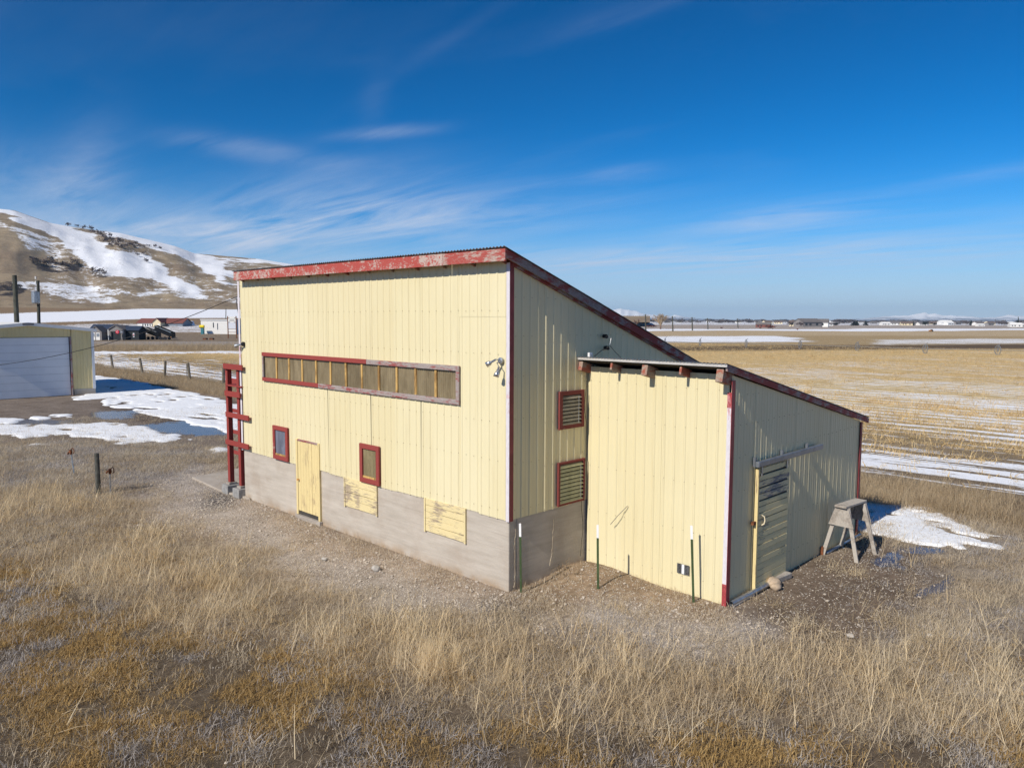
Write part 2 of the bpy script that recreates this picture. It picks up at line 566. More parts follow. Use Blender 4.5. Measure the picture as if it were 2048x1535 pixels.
class MB:
    """collects faces and links them as ONE mesh object"""

    def __init__(self):
        self.v, self.f, self.mi = [], [], []
        self.cur = 0

    def face(self, pts):
        n = len(self.v)
        self.v += [tuple(p) for p in pts]
        self.f.append(tuple(range(n, n + len(pts))))
        self.mi.append(self.cur)
        return self

    def hexa(self, p):
        n = len(self.v)
        self.v += [tuple(q) for q in p]
        for q in ((0, 3, 2, 1), (4, 5, 6, 7), (0, 1, 5, 4), (1, 2, 6, 5), (2, 3, 7, 6), (3, 0, 4, 7)):
            self.f.append(tuple(n + i for i in q))
            self.mi.append(self.cur)
        return self

    def box(self, x0, x1, y0, y1, z0, z1):
        return self.hexa([(x0, y0, z0), (x1, y0, z0), (x1, y1, z0), (x0, y1, z0), (x0, y0, z1), (x1, y0, z1), (x1, y1, z1), (x0, y1, z1)])

    def bar(self, a, b, w, h, up=(0, 0, 1)):
        """a rectangular bar from a to b: w across, h along up"""
        a, b = Vector(a), Vector(b)
        d = (b - a).normalized()
        u = Vector(up)
        s = d.cross(u)
        if s.length < 1e-4:
            s = d.cross(Vector((1, 0, 0)))
        s.normalize()
        u = s.cross(d).normalized()
        s, u = s * w / 2, u * h / 2
        return self.hexa([a - s - u, b - s - u, b + s - u, a + s - u, a - s + u, b - s + u, b + s + u, a + s + u])

    def prism(self, poly, axis, a, b):
        """polygon (2-D) extruded along axis: 'x' (y,z), 'y' (x,z) or 'z' (x,y)"""
        def P(p, c):
            return {'x': (c, p[0], p[1]), 'y': (p[0], c, p[1]), 'z': (p[0], p[1], c)}[axis]
        n, k = len(self.v), len(poly)
        self.v += [P(p, a) for p in poly] + [P(p, b) for p in poly]
        self.f.append(tuple(range(n + k - 1, n - 1, -1)))
        self.f.append(tuple(range(n + k, n + 2 * k)))
        self.mi += [self.cur] * 2
        for i in range(k):
            j = (i + 1) % k
            self.f.append((n + i, n + j, n + k + j, n + k + i))
            self.mi.append(self.cur)
        return self

    def tube(self, pts, r, n=8, cap=True):
        pts = [Vector(p) for p in pts]
        rs = r if isinstance(r, (list, tuple)) else [r] * len(pts)
        base = len(self.v)
        prev = None
        for i, p in enumerate(pts):
            d = (pts[min(i + 1, len(pts) - 1)] - pts[max(i - 1, 0)]).normalized()
            s = d.cross(Vector((0, 0, 1)))
            if s.length < 1e-3:
                s = d.cross(Vector((1, 0, 0)))
            s.normalize()
            if prev is not None and s.dot(prev) < 0:
                s = -s
            prev = s
            u = s.cross(d)
            for k in range(n):
                a = 2 * math.pi * k / n
                self.v.append(tuple(p + (s * math.cos(a) + u * math.sin(a)) * rs[i]))
        for i in range(len(pts) - 1):
            for k in range(n):
                a, b = base + i * n + k, base + i * n + (k + 1) % n
                self.f.append((a, b, b + n, a + n))
                self.mi.append(self.cur)
        if cap:
            self.f.append(tuple(range(base + n - 1, base - 1, -1)))
            self.f.append(tuple(range(base + (len(pts) - 1) * n, base + len(pts) * n)))
            self.mi += [self.cur] * 2
        return self

    def blob(self, c, r, seed=0, rough=0.25, sub=1, squash=(1, 1, 1)):
        bm = bmesh.new()
        bmesh.ops.create_icosphere(bm, subdivisions=sub, radius=1)
        rr = random.Random(seed)
        n = len(self.v)
        for v in bm.verts:
            k = 1 + rr.uniform(-rough, rough)
            self.v.append((c[0] + v.co.x * r * k * squash[0], c[1] + v.co.y * r * k * squash[1], c[2] + v.co.z * r * k * squash[2]))
        for f in bm.faces:
            self.f.append(tuple(n + v.index for v in f.verts))
            self.mi.append(self.cur)
        bm.free()
        return self

    def mesh(self, name, mats):
        me = bpy.data.meshes.new(name)
        me.from_pydata(self.v, [], self.f)
        for mt in ([mats] if isinstance(mats, str) else mats):
            me.materials.append(MATS[mt])
        if len(me.materials) > 1:
            me.polygons.foreach_set('material_index', self.mi)
        bm = bmesh.new()
        bm.from_mesh(me)
        bmesh.ops.recalc_face_normals(bm, faces=bm.faces)
        bm.to_mesh(me)
        bm.free()
        return me

    def build(self, name, mats, parent=None, bevel=0.0, smooth=False, loc=None):
        me = self.mesh(name, mats)
        if smooth:
            me.polygons.foreach_set('use_smooth', [True] * len(me.polygons))
        o = bpy.data.objects.new(name, me)
        COL.objects.link(o)
        if parent is not None:
            o.parent = parent
            # geometry is written in world metres: undo the parent's own place
            pl = Matrix.Translation(parent['_at']) if '_at' in parent else None
        if loc is not None:
            o.location = loc
        if bevel:
            b = o.modifiers.new('edge', 'BEVEL')
            b.width = bevel
            b.segments = 1
            b.limit_method = 'ANGLE'
        return o


def link_mesh(name, me, parent=None, loc=(0, 0, 0), rz=0.0, scale=(1, 1, 1)):
    o = bpy.data.objects.new(name, me)
    COL.objects.link(o)
    o.parent = parent
    o.location = loc
    o.rotation_euler = (0, 0, rz)
    o.scale = scale
    return o


def mesh_np(name, V, Fq, mat):
    me = bpy.data.meshes.new(name)
    me.vertices.add(len(V))
    me.vertices.foreach_set('co', np.asarray(V, np.float32).ravel())
    k = Fq.shape[1]
    me.loops.add(Fq.size)
    me.loops.foreach_set('vertex_index', Fq.astype(np.int32).ravel())
    me.polygons.add(len(Fq))
    me.polygons.foreach_set('loop_start', np.arange(0, Fq.size, k, dtype=np.int32))
    me.update(calc_edges=True)
    me.validate()
    if mat:
        me.materials.append(MATS[mat])
    return me


def grid_faces(nu, nv, wrap=False):
    i, j = np.meshgrid(np.arange(nu if wrap else nu - 1), np.arange(nv - 1), indexing='ij')
    a = i * nv + j
    b = ((i + 1) % nu) * nv + j
    return np.stack([a, b, b + 1, a + 1], -1).reshape(-1, 4)


def put_attr(me, name, typ, arr):
    a = me.attributes.new(name, typ, 'POINT')
    arr = np.asarray(arr, np.float32)
    if typ == 'FLOAT_COLOR':
        a.data.foreach_set('color', np.concatenate([arr, np.ones((len(arr), 1), np.float32)], 1).ravel())
    elif typ == 'FLOAT_VECTOR':
        a.data.foreach_set('vector', arr.ravel())
    else:
        a.data.foreach_set('value', arr.ravel())


# ------------------------------------------------------------------ ground: one sheet out to the horizon
az_view = np.arange(YAW - R(48), YAW + R(48), R(0.24))
az_rest = np.arange(YAW + R(48), YAW - R(48) + 2 * math.pi, R(4))
AZ = np.concatenate([az_view, az_rest])
rad = [1.0]
while rad[-1] < 9500:
    r_ = rad[-1]
    rad.append(r_ + max(0.06, r_ * (0.009 if r_ < 60 else 0.02)))
RAD = np.array(rad)
gx = EYE[0] + np.sin(AZ)[:, None] * RAD[None, :]
gy = EYE[1] + np.cos(AZ)[:, None] * RAD[None, :]
gz = terrain(gx, gy)
gv = np.stack([gx, gy, gz], -1).reshape(-1, 3)
PXg, PYg, PZg = project(gv)
X, Y = gv[:, 0], gv[:, 1]
RR = np.hypot(X - EYE[0], Y - EYE[1])
vis = PZg > 1
# ragged zone borders
jit = (fbm(X * 0.55, Y * 0.55, 31, 3) - 0.5) * 1.3
jx, jy = X + jit, Y + (fbm(X * 0.55 + 40, Y * 0.55, 47, 3) - 0.5) * 1.3
JP = project(np.stack([jx, jy, gv[:, 2]], -1))
near_m = vis & (RR < 75)
COLR_GREY = np.array([0.97, 1.03, 1.16])
colr = np.tile(np.array([0.25, 0.185, 0.12]), (len(X), 1))
snow_a = np.zeros(len(X))
gravel_a = np.zeros(len(X))
wet_a = np.zeros(len(X))


def zone(poly, col, grav=None, wet=None, soft=True):
    msk = near_m & in_poly(JP[0] if soft else PXg, JP[1] if soft else PYg, poly)
    colr[msk] = col
    if grav is not None: gravel_a[msk] = grav
    if wet is not None: wet_a[msk] = wet


FRONT_STRIP = [(480, 985), (560, 1015), (700, 1068), (860, 1122), (1025, 1180), (1010, 1215), (840, 1160), (640, 1090), (480, 1015)]
GRAVEL = [(300, 960), (400, 925), (500, 985), (640, 1055), (820, 1120), (1010, 1190), (1000, 1225), (860, 1225), (700, 1190), (560, 1130), (430, 1075), (300, 1030)]
DIRT = [(1445, 1225), (1560, 1140), (1730, 1070), (1850, 1105), (1890, 1165), (1810, 1235), (1770, 1305), (1640, 1290), (1530, 1250)]
GRAVEL_R = [(1130, 1215), (1450, 1215), (1560, 1250), (1530, 1290), (1400, 1300), (1250, 1280), (1120, 1250)]
STRAW = [(-700, 900), (60, 965), (240, 1005), (330, 1060), (480, 1140), (640, 1215), (860, 1245), (1050, 1275), (1300, 1300), (1500, 1320), (1760, 1310), (2048, 1290), (2700, 1250), (2700, 1420), (2048, 1470), (1700, 1440), (1400, 1440), (1150, 1440), (900, 1400), (700, 1330), (520, 1290), (300, 1230), (100, 1140), (-700, 1050)]
STRAW_CORE = [(240, 1080), (420, 1150), (640, 1222), (860, 1255), (1050, 1288), (1300, 1310), (1500, 1325), (1760, 1320), (2700, 1290), (2700, 1430), (2048, 1475), (1700, 1450), (1400, 1445), (1150, 1435), (900, 1400), (700, 1330), (520, 1285), (300, 1200)]
PUDDLES = ([(1690, 1112), (1800, 1094), (1790, 1124), (1725, 1134)], [(1825, 1177), (1900, 1155), (1935, 1138), (1932, 1162), (1880, 1180), (1835, 1192)],
           [(1770, 1083), (1890, 1098), (1880, 1110), (1800, 1102)], [(1765, 1128), (1800, 1122), (1815, 1140), (1780, 1148)],
           [(185, 822), (270, 822), (262, 838), (190, 838)], [(240, 850), (450, 835), (450, 872), (370, 872)], [(0, 835), (160, 842), (120, 850), (0, 850)])
MOSS = [(-900, 1060), (60, 1140), (300, 1235), (520, 1300), (700, 1350), (900, 1410), (1150, 1450), (1500, 1455), (2048, 1480), (2900, 1450), (2900, 3500), (-900, 3500)]
LEFT_GRASS = [(-600, 880), (150, 885), (330, 890), (420, 905), (380, 945), (280, 990), (-600, 1000)]
LEFT_WET = [(-400, 800), (200, 790), (480, 800), (480, 905), (330, 890), (60, 880), (-400, 870)]
RIGHT_GRASS = [(1730, 1060), (2700, 980), (2700, 1300), (1760, 1310), (1790, 1225), (1850, 1160)]
zone(LEFT_GRASS, (0.20, 0.155, 0.115))
zone(LEFT_WET, (0.19, 0.145, 0.105), wet=0.45)
zone(RIGHT_GRASS, (0.25, 0.195, 0.135), wet=0.25)
zone(STRAW, (0.19, 0.14, 0.088))
zone(MOSS, (0.105, 0.075, 0.046))
zone(GRAVEL, (0.36, 0.29, 0.22), grav=0.8)
zone([(700, 1130), (1000, 1225), (1440, 1290), (1300, 1310), (900, 1250), (640, 1200)], (0.30, 0.24, 0.175), grav=0.4)
zone(GRAVEL_R, (0.34, 0.29, 0.24), grav=1.0)
zone(DIRT, (0.150, 0.105, 0.068), grav=0.35, wet=0.15)
zone([(1015, 1185), (1100, 1150), (1170, 1105), (1300, 1155), (1455, 1215), (1400, 1232), (1200, 1215), (1040, 1210)], (0.27, 0.185, 0.11), grav=0.45)
zone(FRONT_STRIP, (0.34, 0.25, 0.165), grav=0.2)
zone([(940, 1195), (1040, 1195), (1075, 1225), (1040, 1248), (965, 1245)], (0.05, 0.045, 0.042), grav=0.9)
zone([(405, 985), (470, 985), (490, 1003), (440, 1022), (410, 1005)], (0.055, 0.05, 0.045), grav=0.7)
zone([(180, 805), (460, 800), (460, 850), (300, 850)], (0.12, 0.088, 0.062), wet=0.5)
# puddles of melt water
for pl in PUDDLES:
    msk = near_m & in_poly(JP[0], JP[1], pl)
    wet_a[msk] = 1.0

# fields: corn stubble behind the fence line, rows along X
s_r, t_r = road_st(X, Y)
field = (Y > 16.4 + 0.5 * (fbm(X * 0.4, Y * 0, 3) - 0.5)) & ((s_r < -50) | (t_r > 60)) & (RR < 520)
fn = fbm(X * 0.05, Y * 0.16, 9, 4)
colr[field] = np.array([0.175, 0.125, 0.075])
tanf = sstep(19, 42, Y)
colr[field] = (colr * (1 - tanf[:, None]) + np.array([0.57, 0.415, 0.20]) * tanf[:, None])[field]
snow_f = np.interp(Y, [16, 19, 26, 40, 60, 90, 150], [0.50, 0.53, 0.54, 0.51, 0.46, 0.40, 0.30]) + (fn - 0.5) * 0.35
snow_f = np.where(X < -30, np.interp(Y, [16, 20, 26, 34, 60], [0.62, 0.55, 0.38, 0.25, 0.3]) + (fn - 0.5) * 0.4, snow_f)
snow_a[field] = np.clip(snow_f, 0, 1)[field]
right_v = vis & (PXg > 700)
band_j = (fbm(X * 0.012, Y * 0.012, 21, 4) - 0.5) * 12


def band(y0, y1, col, sn, cond=None):
    k = right_v & (PYg + band_j * np.clip((PYg - 640) / 40, 0.10, 1) > y0) & (PYg + band_j * np.clip((PYg - 640) / 40, 0.10, 1) <= y1) & (RR > 90)
    if cond is not None:
        k &= cond
    colr[k] = col
    snow_a[k] = sn


band(691, 700, (0.115, 0.078, 0.045), 0.25)
band(683, 691, (0.40, 0.285, 0.14), 0.32)
band(672, 684, (0.36, 0.29, 0.19), 0.68)
band(672, 691, (0.37, 0.27, 0.14), 0.30, (PXg + band_j * 60 > 1640))
band(680, 690, (0.37, 0.29, 0.17), 0.56, (PXg + band_j * 60 > 1800))
band(661, 672, (0.46, 0.35, 0.21), 0.32)
band(657, 661, (0.45, 0.40, 0.34), 0.85)
band(650, 657, (0.36, 0.30, 0.25), 0.35)
band(643, 650, (0.30, 0.27, 0.26), 0.55)
band(600, 643, (0.34, 0.33, 0.34), 0.40)
# the slope beyond the road on the left
left_v = vis & (PXg <= 700) & (s_r > 0)
colr[left_v] = (0.24, 0.165, 0.095)
snow_a[left_v] = 0.12
k = left_v & in_poly(PXg, PYg + band_j * 0.25, [(-900, 660), (-900, 632), (0, 628), (68, 625), (300, 617), (348, 614), (700, 618), (700, 637), (365, 636), (280, 638), (170, 643), (0, 648)])
colr[k] = (0.3, 0.25, 0.2)
snow_a[k] = 0.92
k = left_v & in_poly(PXg, PYg, [(-900, 700), (-900, 652), (100, 649), (190, 646), (330, 647), (700, 655), (700, 668), (350, 676), (190, 672)])
snow_a[k] = 0.55
k = left_v & in_poly(PXg, PYg, [(-900, 700), (250, 672), (330, 666), (480, 664), (700, 660), (700, 700)])
colr[k] = (0.22, 0.17, 0.12)
snow_a[k] = 0.2
k = vis & (s_r > -50) & (s_r < 0) & (t_r < 60)
colr[k] = (0.23, 0.165, 0.095)
snow_a[k] = 0.1
k = field & (s_r > -58) & (t_r < 60)
snow_a[k] = 0.85
# verge strip of dead weeds along the fence
k = (Y > 12.6) & (Y < 16.5) & (RR < 120)
colr[k] = (0.20, 0.142, 0.082)



def soften(arr, n, lo=None, hi=None):
    g = arr.reshape(len(AZ), len(RAD), -1)
    for _ in range(n):
        h_ = g.copy()
        h_[:, 1:-1] = (g[:, :-2] + 2 * g[:, 1:-1] + g[:, 2:]) / 4
        nv_ = len(az_view)
        k_ = h_.copy()
        k_[1:nv_ - 1] = (h_[:nv_ - 2] + 2 * h_[1:nv_ - 1] + h_[2:nv_]) / 4
        g = k_
    return g.reshape(arr.shape)


colr[near_m] = (colr * COLR_GREY * 1.06)[near_m]
near_r = (RR < 40)
for _a in ('colr', 'snow_a', 'gravel_a', 'wet_a'):
    arr = globals()[_a]
    far = soften(arr, 3)
    nr = soften(arr, 3 if _a == 'wet_a' else 16)
    mk = near_r if arr.ndim == 1 else near_r[:, None]
    globals()[_a] = np.where(mk, nr, far)
t = NT('soil')
bc = t.attr('zone', 'Color')
n1 = t.noise(0.9, detail=6, rough=0.62)
n2 = t.noise(7, detail=5, rough=0.65)
n3 = t.noise(40, detail=4, rough=0.7)
c = t.mix(t.ramp(n1, 0.3, 0.7), t.mix(1.0, bc, (0.72, 0.70, 0.68), 'MULTIPLY'), t.mix(1.0, bc, (1.28, 1.30, 1.32), 'MULTIPLY'))
c = t.mix(t.ramp(n2, 0.28, 0.72), t.mix(1.0, c, (0.68, 0.66, 0.64), 'MULTIPLY'), t.mix(1.0, c, (1.30, 1.32, 1.34), 'MULTIPLY'))
c = t.mix(t.ramp(n3, 0.3, 0.7), t.mix(1.0, c, (0.75, 0.75, 0.75), 'MULTIPLY'), t.mix(1.0, c, (1.22, 1.22, 1.22), 'MULTIPLY'))
vd = t.voronoi(26)
vc = t.voronoi(26, 'Color')
sepc = t.n.new('ShaderNodeSeparateColor')
t.l.new(vc, sepc.inputs[0])
grv = t.attr('gravel')
peb = t.math('MULTIPLY', t.math('LESS_THAN', vd, 0.42), t.math('LESS_THAN', sepc.outputs[0], t.math('MULTIPLY', grv, 0.55)))
pebc = t.mix(sepc.outputs[1], (0.26, 0.22, 0.18), (0.60, 0.56, 0.50))
c = t.mix(peb, c, pebc)
wet = t.attr('wet')
wetm = t.ramp(t.math('ADD', wet, t.math('MULTIPLY', t.math('SUBTRACT', t.noise(2.6, detail=4, off=8), 0.5), 0.9)), 0.62, 0.80)
c = t.mix(t.math('MULTIPLY', wetm, 0.55), c, (0.035, 0.03, 0.028))
# snow lies in streaks along the rows, broken by the clods
sn = t.attr('snow')
r1 = t.noise(1.0, (0.20, 2.5, 1), detail=6, rough=0.62, dist=0.25, off=5)
r2 = t.noise(0.11, (0.5, 1.6, 1), detail=4, off=2)
r3 = t.noise(7, detail=3, off=1)
rw = t.math('ADD', t.math('ADD', t.math('MULTIPLY', r1, 0.62), t.math('MULTIPLY', r2, 0.28)), t.math('MULTIPLY', r3, 0.14))
sepy = t.n.new('ShaderNodeSeparateXYZ')
t.l.new(t.pos, sepy.inputs[0])
ph = t.math('ADD', t.math('MULTIPLY', sepy.outputs['Y'], 2 * math.pi / 1.524), t.math('MULTIPLY', r2, 5.0))
rw = t.math('ADD', rw, t.math('MULTIPLY', t.math('SINE', ph), 0.055))
sm = t.ramp(t.math('SUBTRACT', t.math('ADD', t.math('MULTIPLY', sn, 0.62), 0.19), rw), -0.015, 0.03)
sm = t.math('MULTIPLY', sm, t.math('GREATER_THAN', sn, 0.02))
c = t.mix(sm, c, (0.82, 0.84, 0.88))
t.put('Base Color', c)
t.put('Roughness', t.math('SUBTRACT', 0.95, t.math('MULTIPLY', wetm, 0.82)))
t.put('Specular IOR Level', t.math('ADD', 0.15, t.math('MULTIPLY', wetm, 0.45)))
hgt = t.math('ADD', t.math('MULTIPLY', n2, 0.9), t.math('MULTIPLY', n3, 0.5))
hgt = t.math('ADD', hgt, t.math('MULTIPLY', peb, 0.5))
hgt = t.math('MULTIPLY', hgt, t.math('SUBTRACT', 1.0, t.math('MULTIPLY', wetm, 0.97)))
t.bump(hgt, 0.55, 0.05)

me = mesh_np('ground', gv, grid_faces(len(AZ), len(RAD), wrap=True), 'soil')
# close the small hole under the camera
put_attr(me, 'zone', 'FLOAT_COLOR', colr)
put_attr(me, 'snow', 'FLOAT', snow_a)
put_attr(me, 'gravel', 'FLOAT', gravel_a)
put_attr(me, 'wet', 'FLOAT', wet_a)
me.polygons.foreach_set('use_smooth', np.ones(len(me.polygons), bool))
g_obj = bpy.data.objects.new('ground', me)
COL.objects.link(g_obj)
tag(g_obj, kind='structure')

# highway at the foot of the hill
t = NT('asphalt')
t.put('Base Color', t.mix(t.ramp(t.noise(0.6, detail=5), 0.3, 0.7), (0.27, 0.235, 0.205), (0.34, 0.30, 0.265)))
t.set(Roughness=0.9)
b = MB()
prevq = None
for tt in range(-600, 61, 30):
    q = []
    for s in (-24, -3):
        p = ROAD_P + ROAD_T * tt + ROAD_N * s
        q.append((p[0], p[1], float(terrain(p[0], p[1])) + 0.12))
    if prevq:
        b.hexa([(*prevq[0][:2], prevq[0][2] - 0.3), (*prevq[1][:2], prevq[1][2] - 0.3), (*q[1][:2], q[1][2] - 0.3), (*q[0][:2], q[0][2] - 0.3), prevq[0], prevq[1], q[1], q[0]])
    prevq = q
tag(b.build('road', 'asphalt'), kind='structure')

# ------------------------------------------------------------------ hill on the far side of the road
CREST = [(-1400, 440), (-700, 420), (-300, 412), (0, 418), (30, 421), (60, 432), (102, 446), (135, 452), (180, 459), (240, 466), (300, 480), (350, 492), (390, 507), (430, 510), (520, 518), (580, 528), (700, 548), (900, 590), (1150, 632), (1300, 640)]
HR0, HRC = 600.0, 1100.0
cr = []
for q in CREST:
    d = ray(*q)
    cr.append((math.atan2(d[0], d[1]), EYE[2] + d[2] * HRC / math.hypot(d[0], d[1])))
CR_A, CR_Z = np.array([c_[0] for c_ in cr]), np.array([c_[1] for c_ in cr])
order = np.argsort(CR_A)
CR_A, CR_Z = CR_A[order], CR_Z[order]


def hill_z(az, r):
    zc = np.interp(az, CR_A, CR_Z)
    t_ = (r - HR0) / (HRC - HR0)
    tc = np.clip(t_, 0, 1)
    shp = 0.5 * tc + 0.5 * sstep(0, 1, tc)
    x, y = EYE[0] + np.sin(az) * r, EYE[1] + np.cos(az) * r
    rel = (fbm(az * 14, r * 0.004, 61, 4) - 0.5) * 24 + (fbm(x * 0.02, y * 0.02, 71, 4) - 0.5) * 7
    z = 8 + (zc - 8) * shp + rel * tc * (1 - tc) * 2.2 * np.clip(zc / 60, 0.1, 1.5)
    back = np.clip(t_ - 1, 0, 2)
    return z - back * 60


HA = np.linspace(CR_A[0], CR_A[-1], 560)
HRr = np.concatenate([np.linspace(HR0 - 40, HRC, 200), np.linspace(HRC + 15, 1700, 16)])
ha, hr = np.meshgrid(HA, HRr, indexing='ij')
hz = np.where(hr < HR0, 0, hill_z(ha, hr))
hz = np.where(hr < HR0, 8 - (HR0 - hr) * 0.12, hz)
hv = np.stack([EYE[0] + np.sin(ha) * hr, EYE[1] + np.cos(ha) * hr, hz], -1).reshape(-1, 3)
hpx, hpy, _ = project(hv)
jx = hpx + (fbm(hv[:, 0] * 0.03, hv[:, 1] * 0.03, 81, 4) - 0.5) * 40
jy = hpy + (fbm(hv[:, 0] * 0.03 + 50, hv[:, 1] * 0.03, 83, 4) - 0.5) * 20
hs = np.where((hpx > 90) & (hpy < 606), 0.48, 0.16)
H_SNOW = [
    (0.84, [(-900, 330), (-200, 378), (0, 414), (25, 419), (56, 430), (102, 444), (135, 449), (170, 463), (190, 476), (212, 490), (237, 500), (274, 502), (300, 515), (314, 535), (353, 559), (381, 571), (429, 601), (398, 598), (370, 590), (331, 572), (297, 560), (261, 556), (218, 552), (186, 535), (166, 522), (146, 508), (129, 495), (108, 474), (81, 456), (51, 446), (25, 436), (0, 425), (-200, 400), (-900, 380)]),
    (0.84, [(190, 459), (220, 462), (264, 466), (300, 478), (353, 490), (390, 504), (427, 508), (441, 519), (458, 534), (480, 545), (475, 555), (449, 549), (424, 546), (415, 536), (382, 522), (348, 508), (317, 502), (297, 490), (264, 480), (212, 472)]),
    (0.85, [(415, 540), (440, 552), (455, 562), (500, 570), (449, 569), (432, 558)]),
    (0.66, [(20, 566), (81, 562), (152, 569), (212, 574), (271, 583), (300, 578), (353, 576), (398, 592), (440, 603), (398, 605), (339, 602), (254, 605), (203, 608), (152, 596), (85, 583), (40, 580)]),
    (0.60, [(-300, 420), (0, 436), (32, 448), (66, 464), (91, 478), (119, 495), (130, 508), (119, 517), (95, 504), (49, 494), (32, 476), (15, 455), (-300, 450)]),
    (0.42, [(300, 500), (350, 512), (400, 540), (430, 560), (400, 560), (350, 535), (310, 520)]),
    (0.42, [(200, 590), (330, 585), (460, 608), (470, 615), (300, 612)]),
    (0.8, [(440, 516), (520, 516), (600, 530), (590, 536), (520, 522), (450, 520)]),
    (0.6, [(450, 600), (490, 590), (560, 600), (560, 612), (470, 608)]),
]
for amt, pl in H_SNOW:
    hs[in_poly(jx, jy, pl)] = amt
hs_g = hs.reshape(len(HA), len(HRr))
for _ in range(3):
    hs_g[1:-1, 1:-1] = (hs_g[1:-1, 1:-1] * 2 + hs_g[:-2, 1:-1] + hs_g[2:, 1:-1] + hs_g[1:-1, :-2] + hs_g[1:-1, 2:]) / 6
hs = hs_g.reshape(-1)
rock = np.zeros(len(hv))
for pl in ([(60, 515), (100, 520), (160, 525), (165, 540), (120, 545), (80, 540)], [(180, 540), (205, 543), (218, 556), (190, 552)], [(-20, 570), (30, 566), (50, 580), (20, 590), (-20, 590)]):
    rock[in_poly(jx, jy, pl)] = 1
t = NT('hillside')
n1 = t.noise(0.012, detail=6, rough=0.65)
n2 = t.noise(0.06, (1, 1, 2.2), detail=7, rough=0.70)
n3 = t.noise(0.35, detail=5, rough=0.7, off=3)
c = t.mix(t.ramp(n1, 0.32, 0.68), (0.21, 0.155, 0.105), (0.345, 0.275, 0.18))
c = t.mix(t.ramp(n2, 0.50, 0.70, 0, 0.75), c, (0.105, 0.078, 0.055))
c = t.mix(t.ramp(n3, 0.52, 0.75, 0, 0.6), c, (0.42, 0.345, 0.23))
rk = t.math('MULTIPLY', t.attr('rock'), t.ramp(n2, 0.42, 0.52))
c = t.mix(rk, c, (0.045, 0.036, 0.034))
sm = t.math('SUBTRACT', t.math('ADD', t.math('MULTIPLY', t.attr('snow'), 0.52), 0.20), t.math('ADD', t.math('MULTIPLY', n2, 0.58), t.math('MULTIPLY', n3, 0.42)))
c = t.mix(t.ramp(sm, -0.02, 0.05), c, (0.80, 0.82, 0.86))
t.put('Base Color', c)
t.set(Roughness=0.95, Specular_IOR_Level=0.1)
t.bump(t.math('ADD', n2, t.math('MULTIPLY', n3, 0.4)), 0.5, 2.0)
me = mesh_np('hill', hv, grid_faces(len(HA), len(HRr)), 'hillside')
put_attr(me, 'snow', 'FLOAT', hs)
put_attr(me, 'rock', 'FLOAT', rock)
me.polygons.foreach_set('use_smooth', np.ones(len(me.polygons), bool))
o = bpy.data.objects.new('hill', me)
COL.objects.link(o)
tag(o, kind='structure')


def on_hill(px, py):
    d = ray(px, py)
    a = math.atan2(d[0], d[1])
    rs = np.linspace(HR0, HRC, 400)
    z = hill_z(np.full(400, a), rs)
    ry = EYE[2] + d[2] / math.hypot(d[0], d[1]) * rs
    k = np.argmax(z >= ry) if np.any(z >= ry) else 399
    return np.array([EYE[0] + math.sin(a) * rs[k], EYE[1] + math.cos(a) * rs[k], z[k]])


# far mountain ranges
t = NT('mountain_rock')
n1 = t.noise(0.006, (1, 1, 1.5), detail=7, rough=0.65)
sepm = t.n.new('ShaderNodeSeparateXYZ')
t.l.new(t.pos, sepm.inputs[0])
f = t.ramp(t.math('ADD', sepm.outputs['Z'], t.math('MULTIPLY', t.math('SUBTRACT', n1, 0.5), 120)), 5, 40)
t.put('Base Color', t.mix(f, (0.17, 0.18, 0.22), (0.85, 0.86, 0.88)))
t.set(Roughness=0.95, Specular_IOR_Level=0.1)
MT = [(-4000, 640), (600, 636), (900, 626), (1100, 622), (1205, 622), (1232, 618), (1255, 619), (1275, 623), (1300, 629), (1330, 633), (1350, 630), (1375, 634), (1410, 638), (1500, 640), (1650, 640), (1730, 637), (1770, 632), (1800, 631), (1822, 630), (1842, 624), (1858, 629), (1868, 627), (1885, 630), (1910, 631), (1960, 635), (1995, 633), (2015, 630), (2045, 632), (2200, 636), (2600, 630), (4000, 640)]
ma, mr = [], []
for q in MT:
    d = ray(np.clip(q[0], -1500, 3300), q[1])
    ma.append(math.atan2(d[0], d[1]))
    mr.append(max(0.0, EYE[2] + d[2] * 8000 / math.hypot(d[0], d[1])))
MA = np.linspace(min(ma), max(ma), 900)
MZ = np.interp(MA, ma, mr)
MZ = np.maximum(0, MZ * (0.82 + 0.36 * fbm(MA * 160, MA * 0, 3, 5)))
MRr = np.linspace(7000, 9000, 15)
a2, r2_ = np.meshgrid(MA, MRr, indexing='ij')
prof = np.clip(1 - np.abs(r2_ - 8000) / 1000, 0, 1)
z2 = MZ[:, None] * prof * (0.7 + 0.3 * prof) + (prof > 0) * (prof < 1) * (fbm(a2 * 220, r2_ * 0.004, 5, 4) - 0.5) * MZ[:, None] * 0.35 - (prof == 0) * 5
me = mesh_np('mountains', np.stack([EYE[0] + np.sin(a2) * r2_, EYE[1] + np.cos(a2) * r2_, z2], -1).reshape(-1, 3), grid_faces(900, 15), 'mountain_rock')
o = bpy.data.objects.new('mountains', me)
COL.objects.link(o)
tag(o, kind='structure')

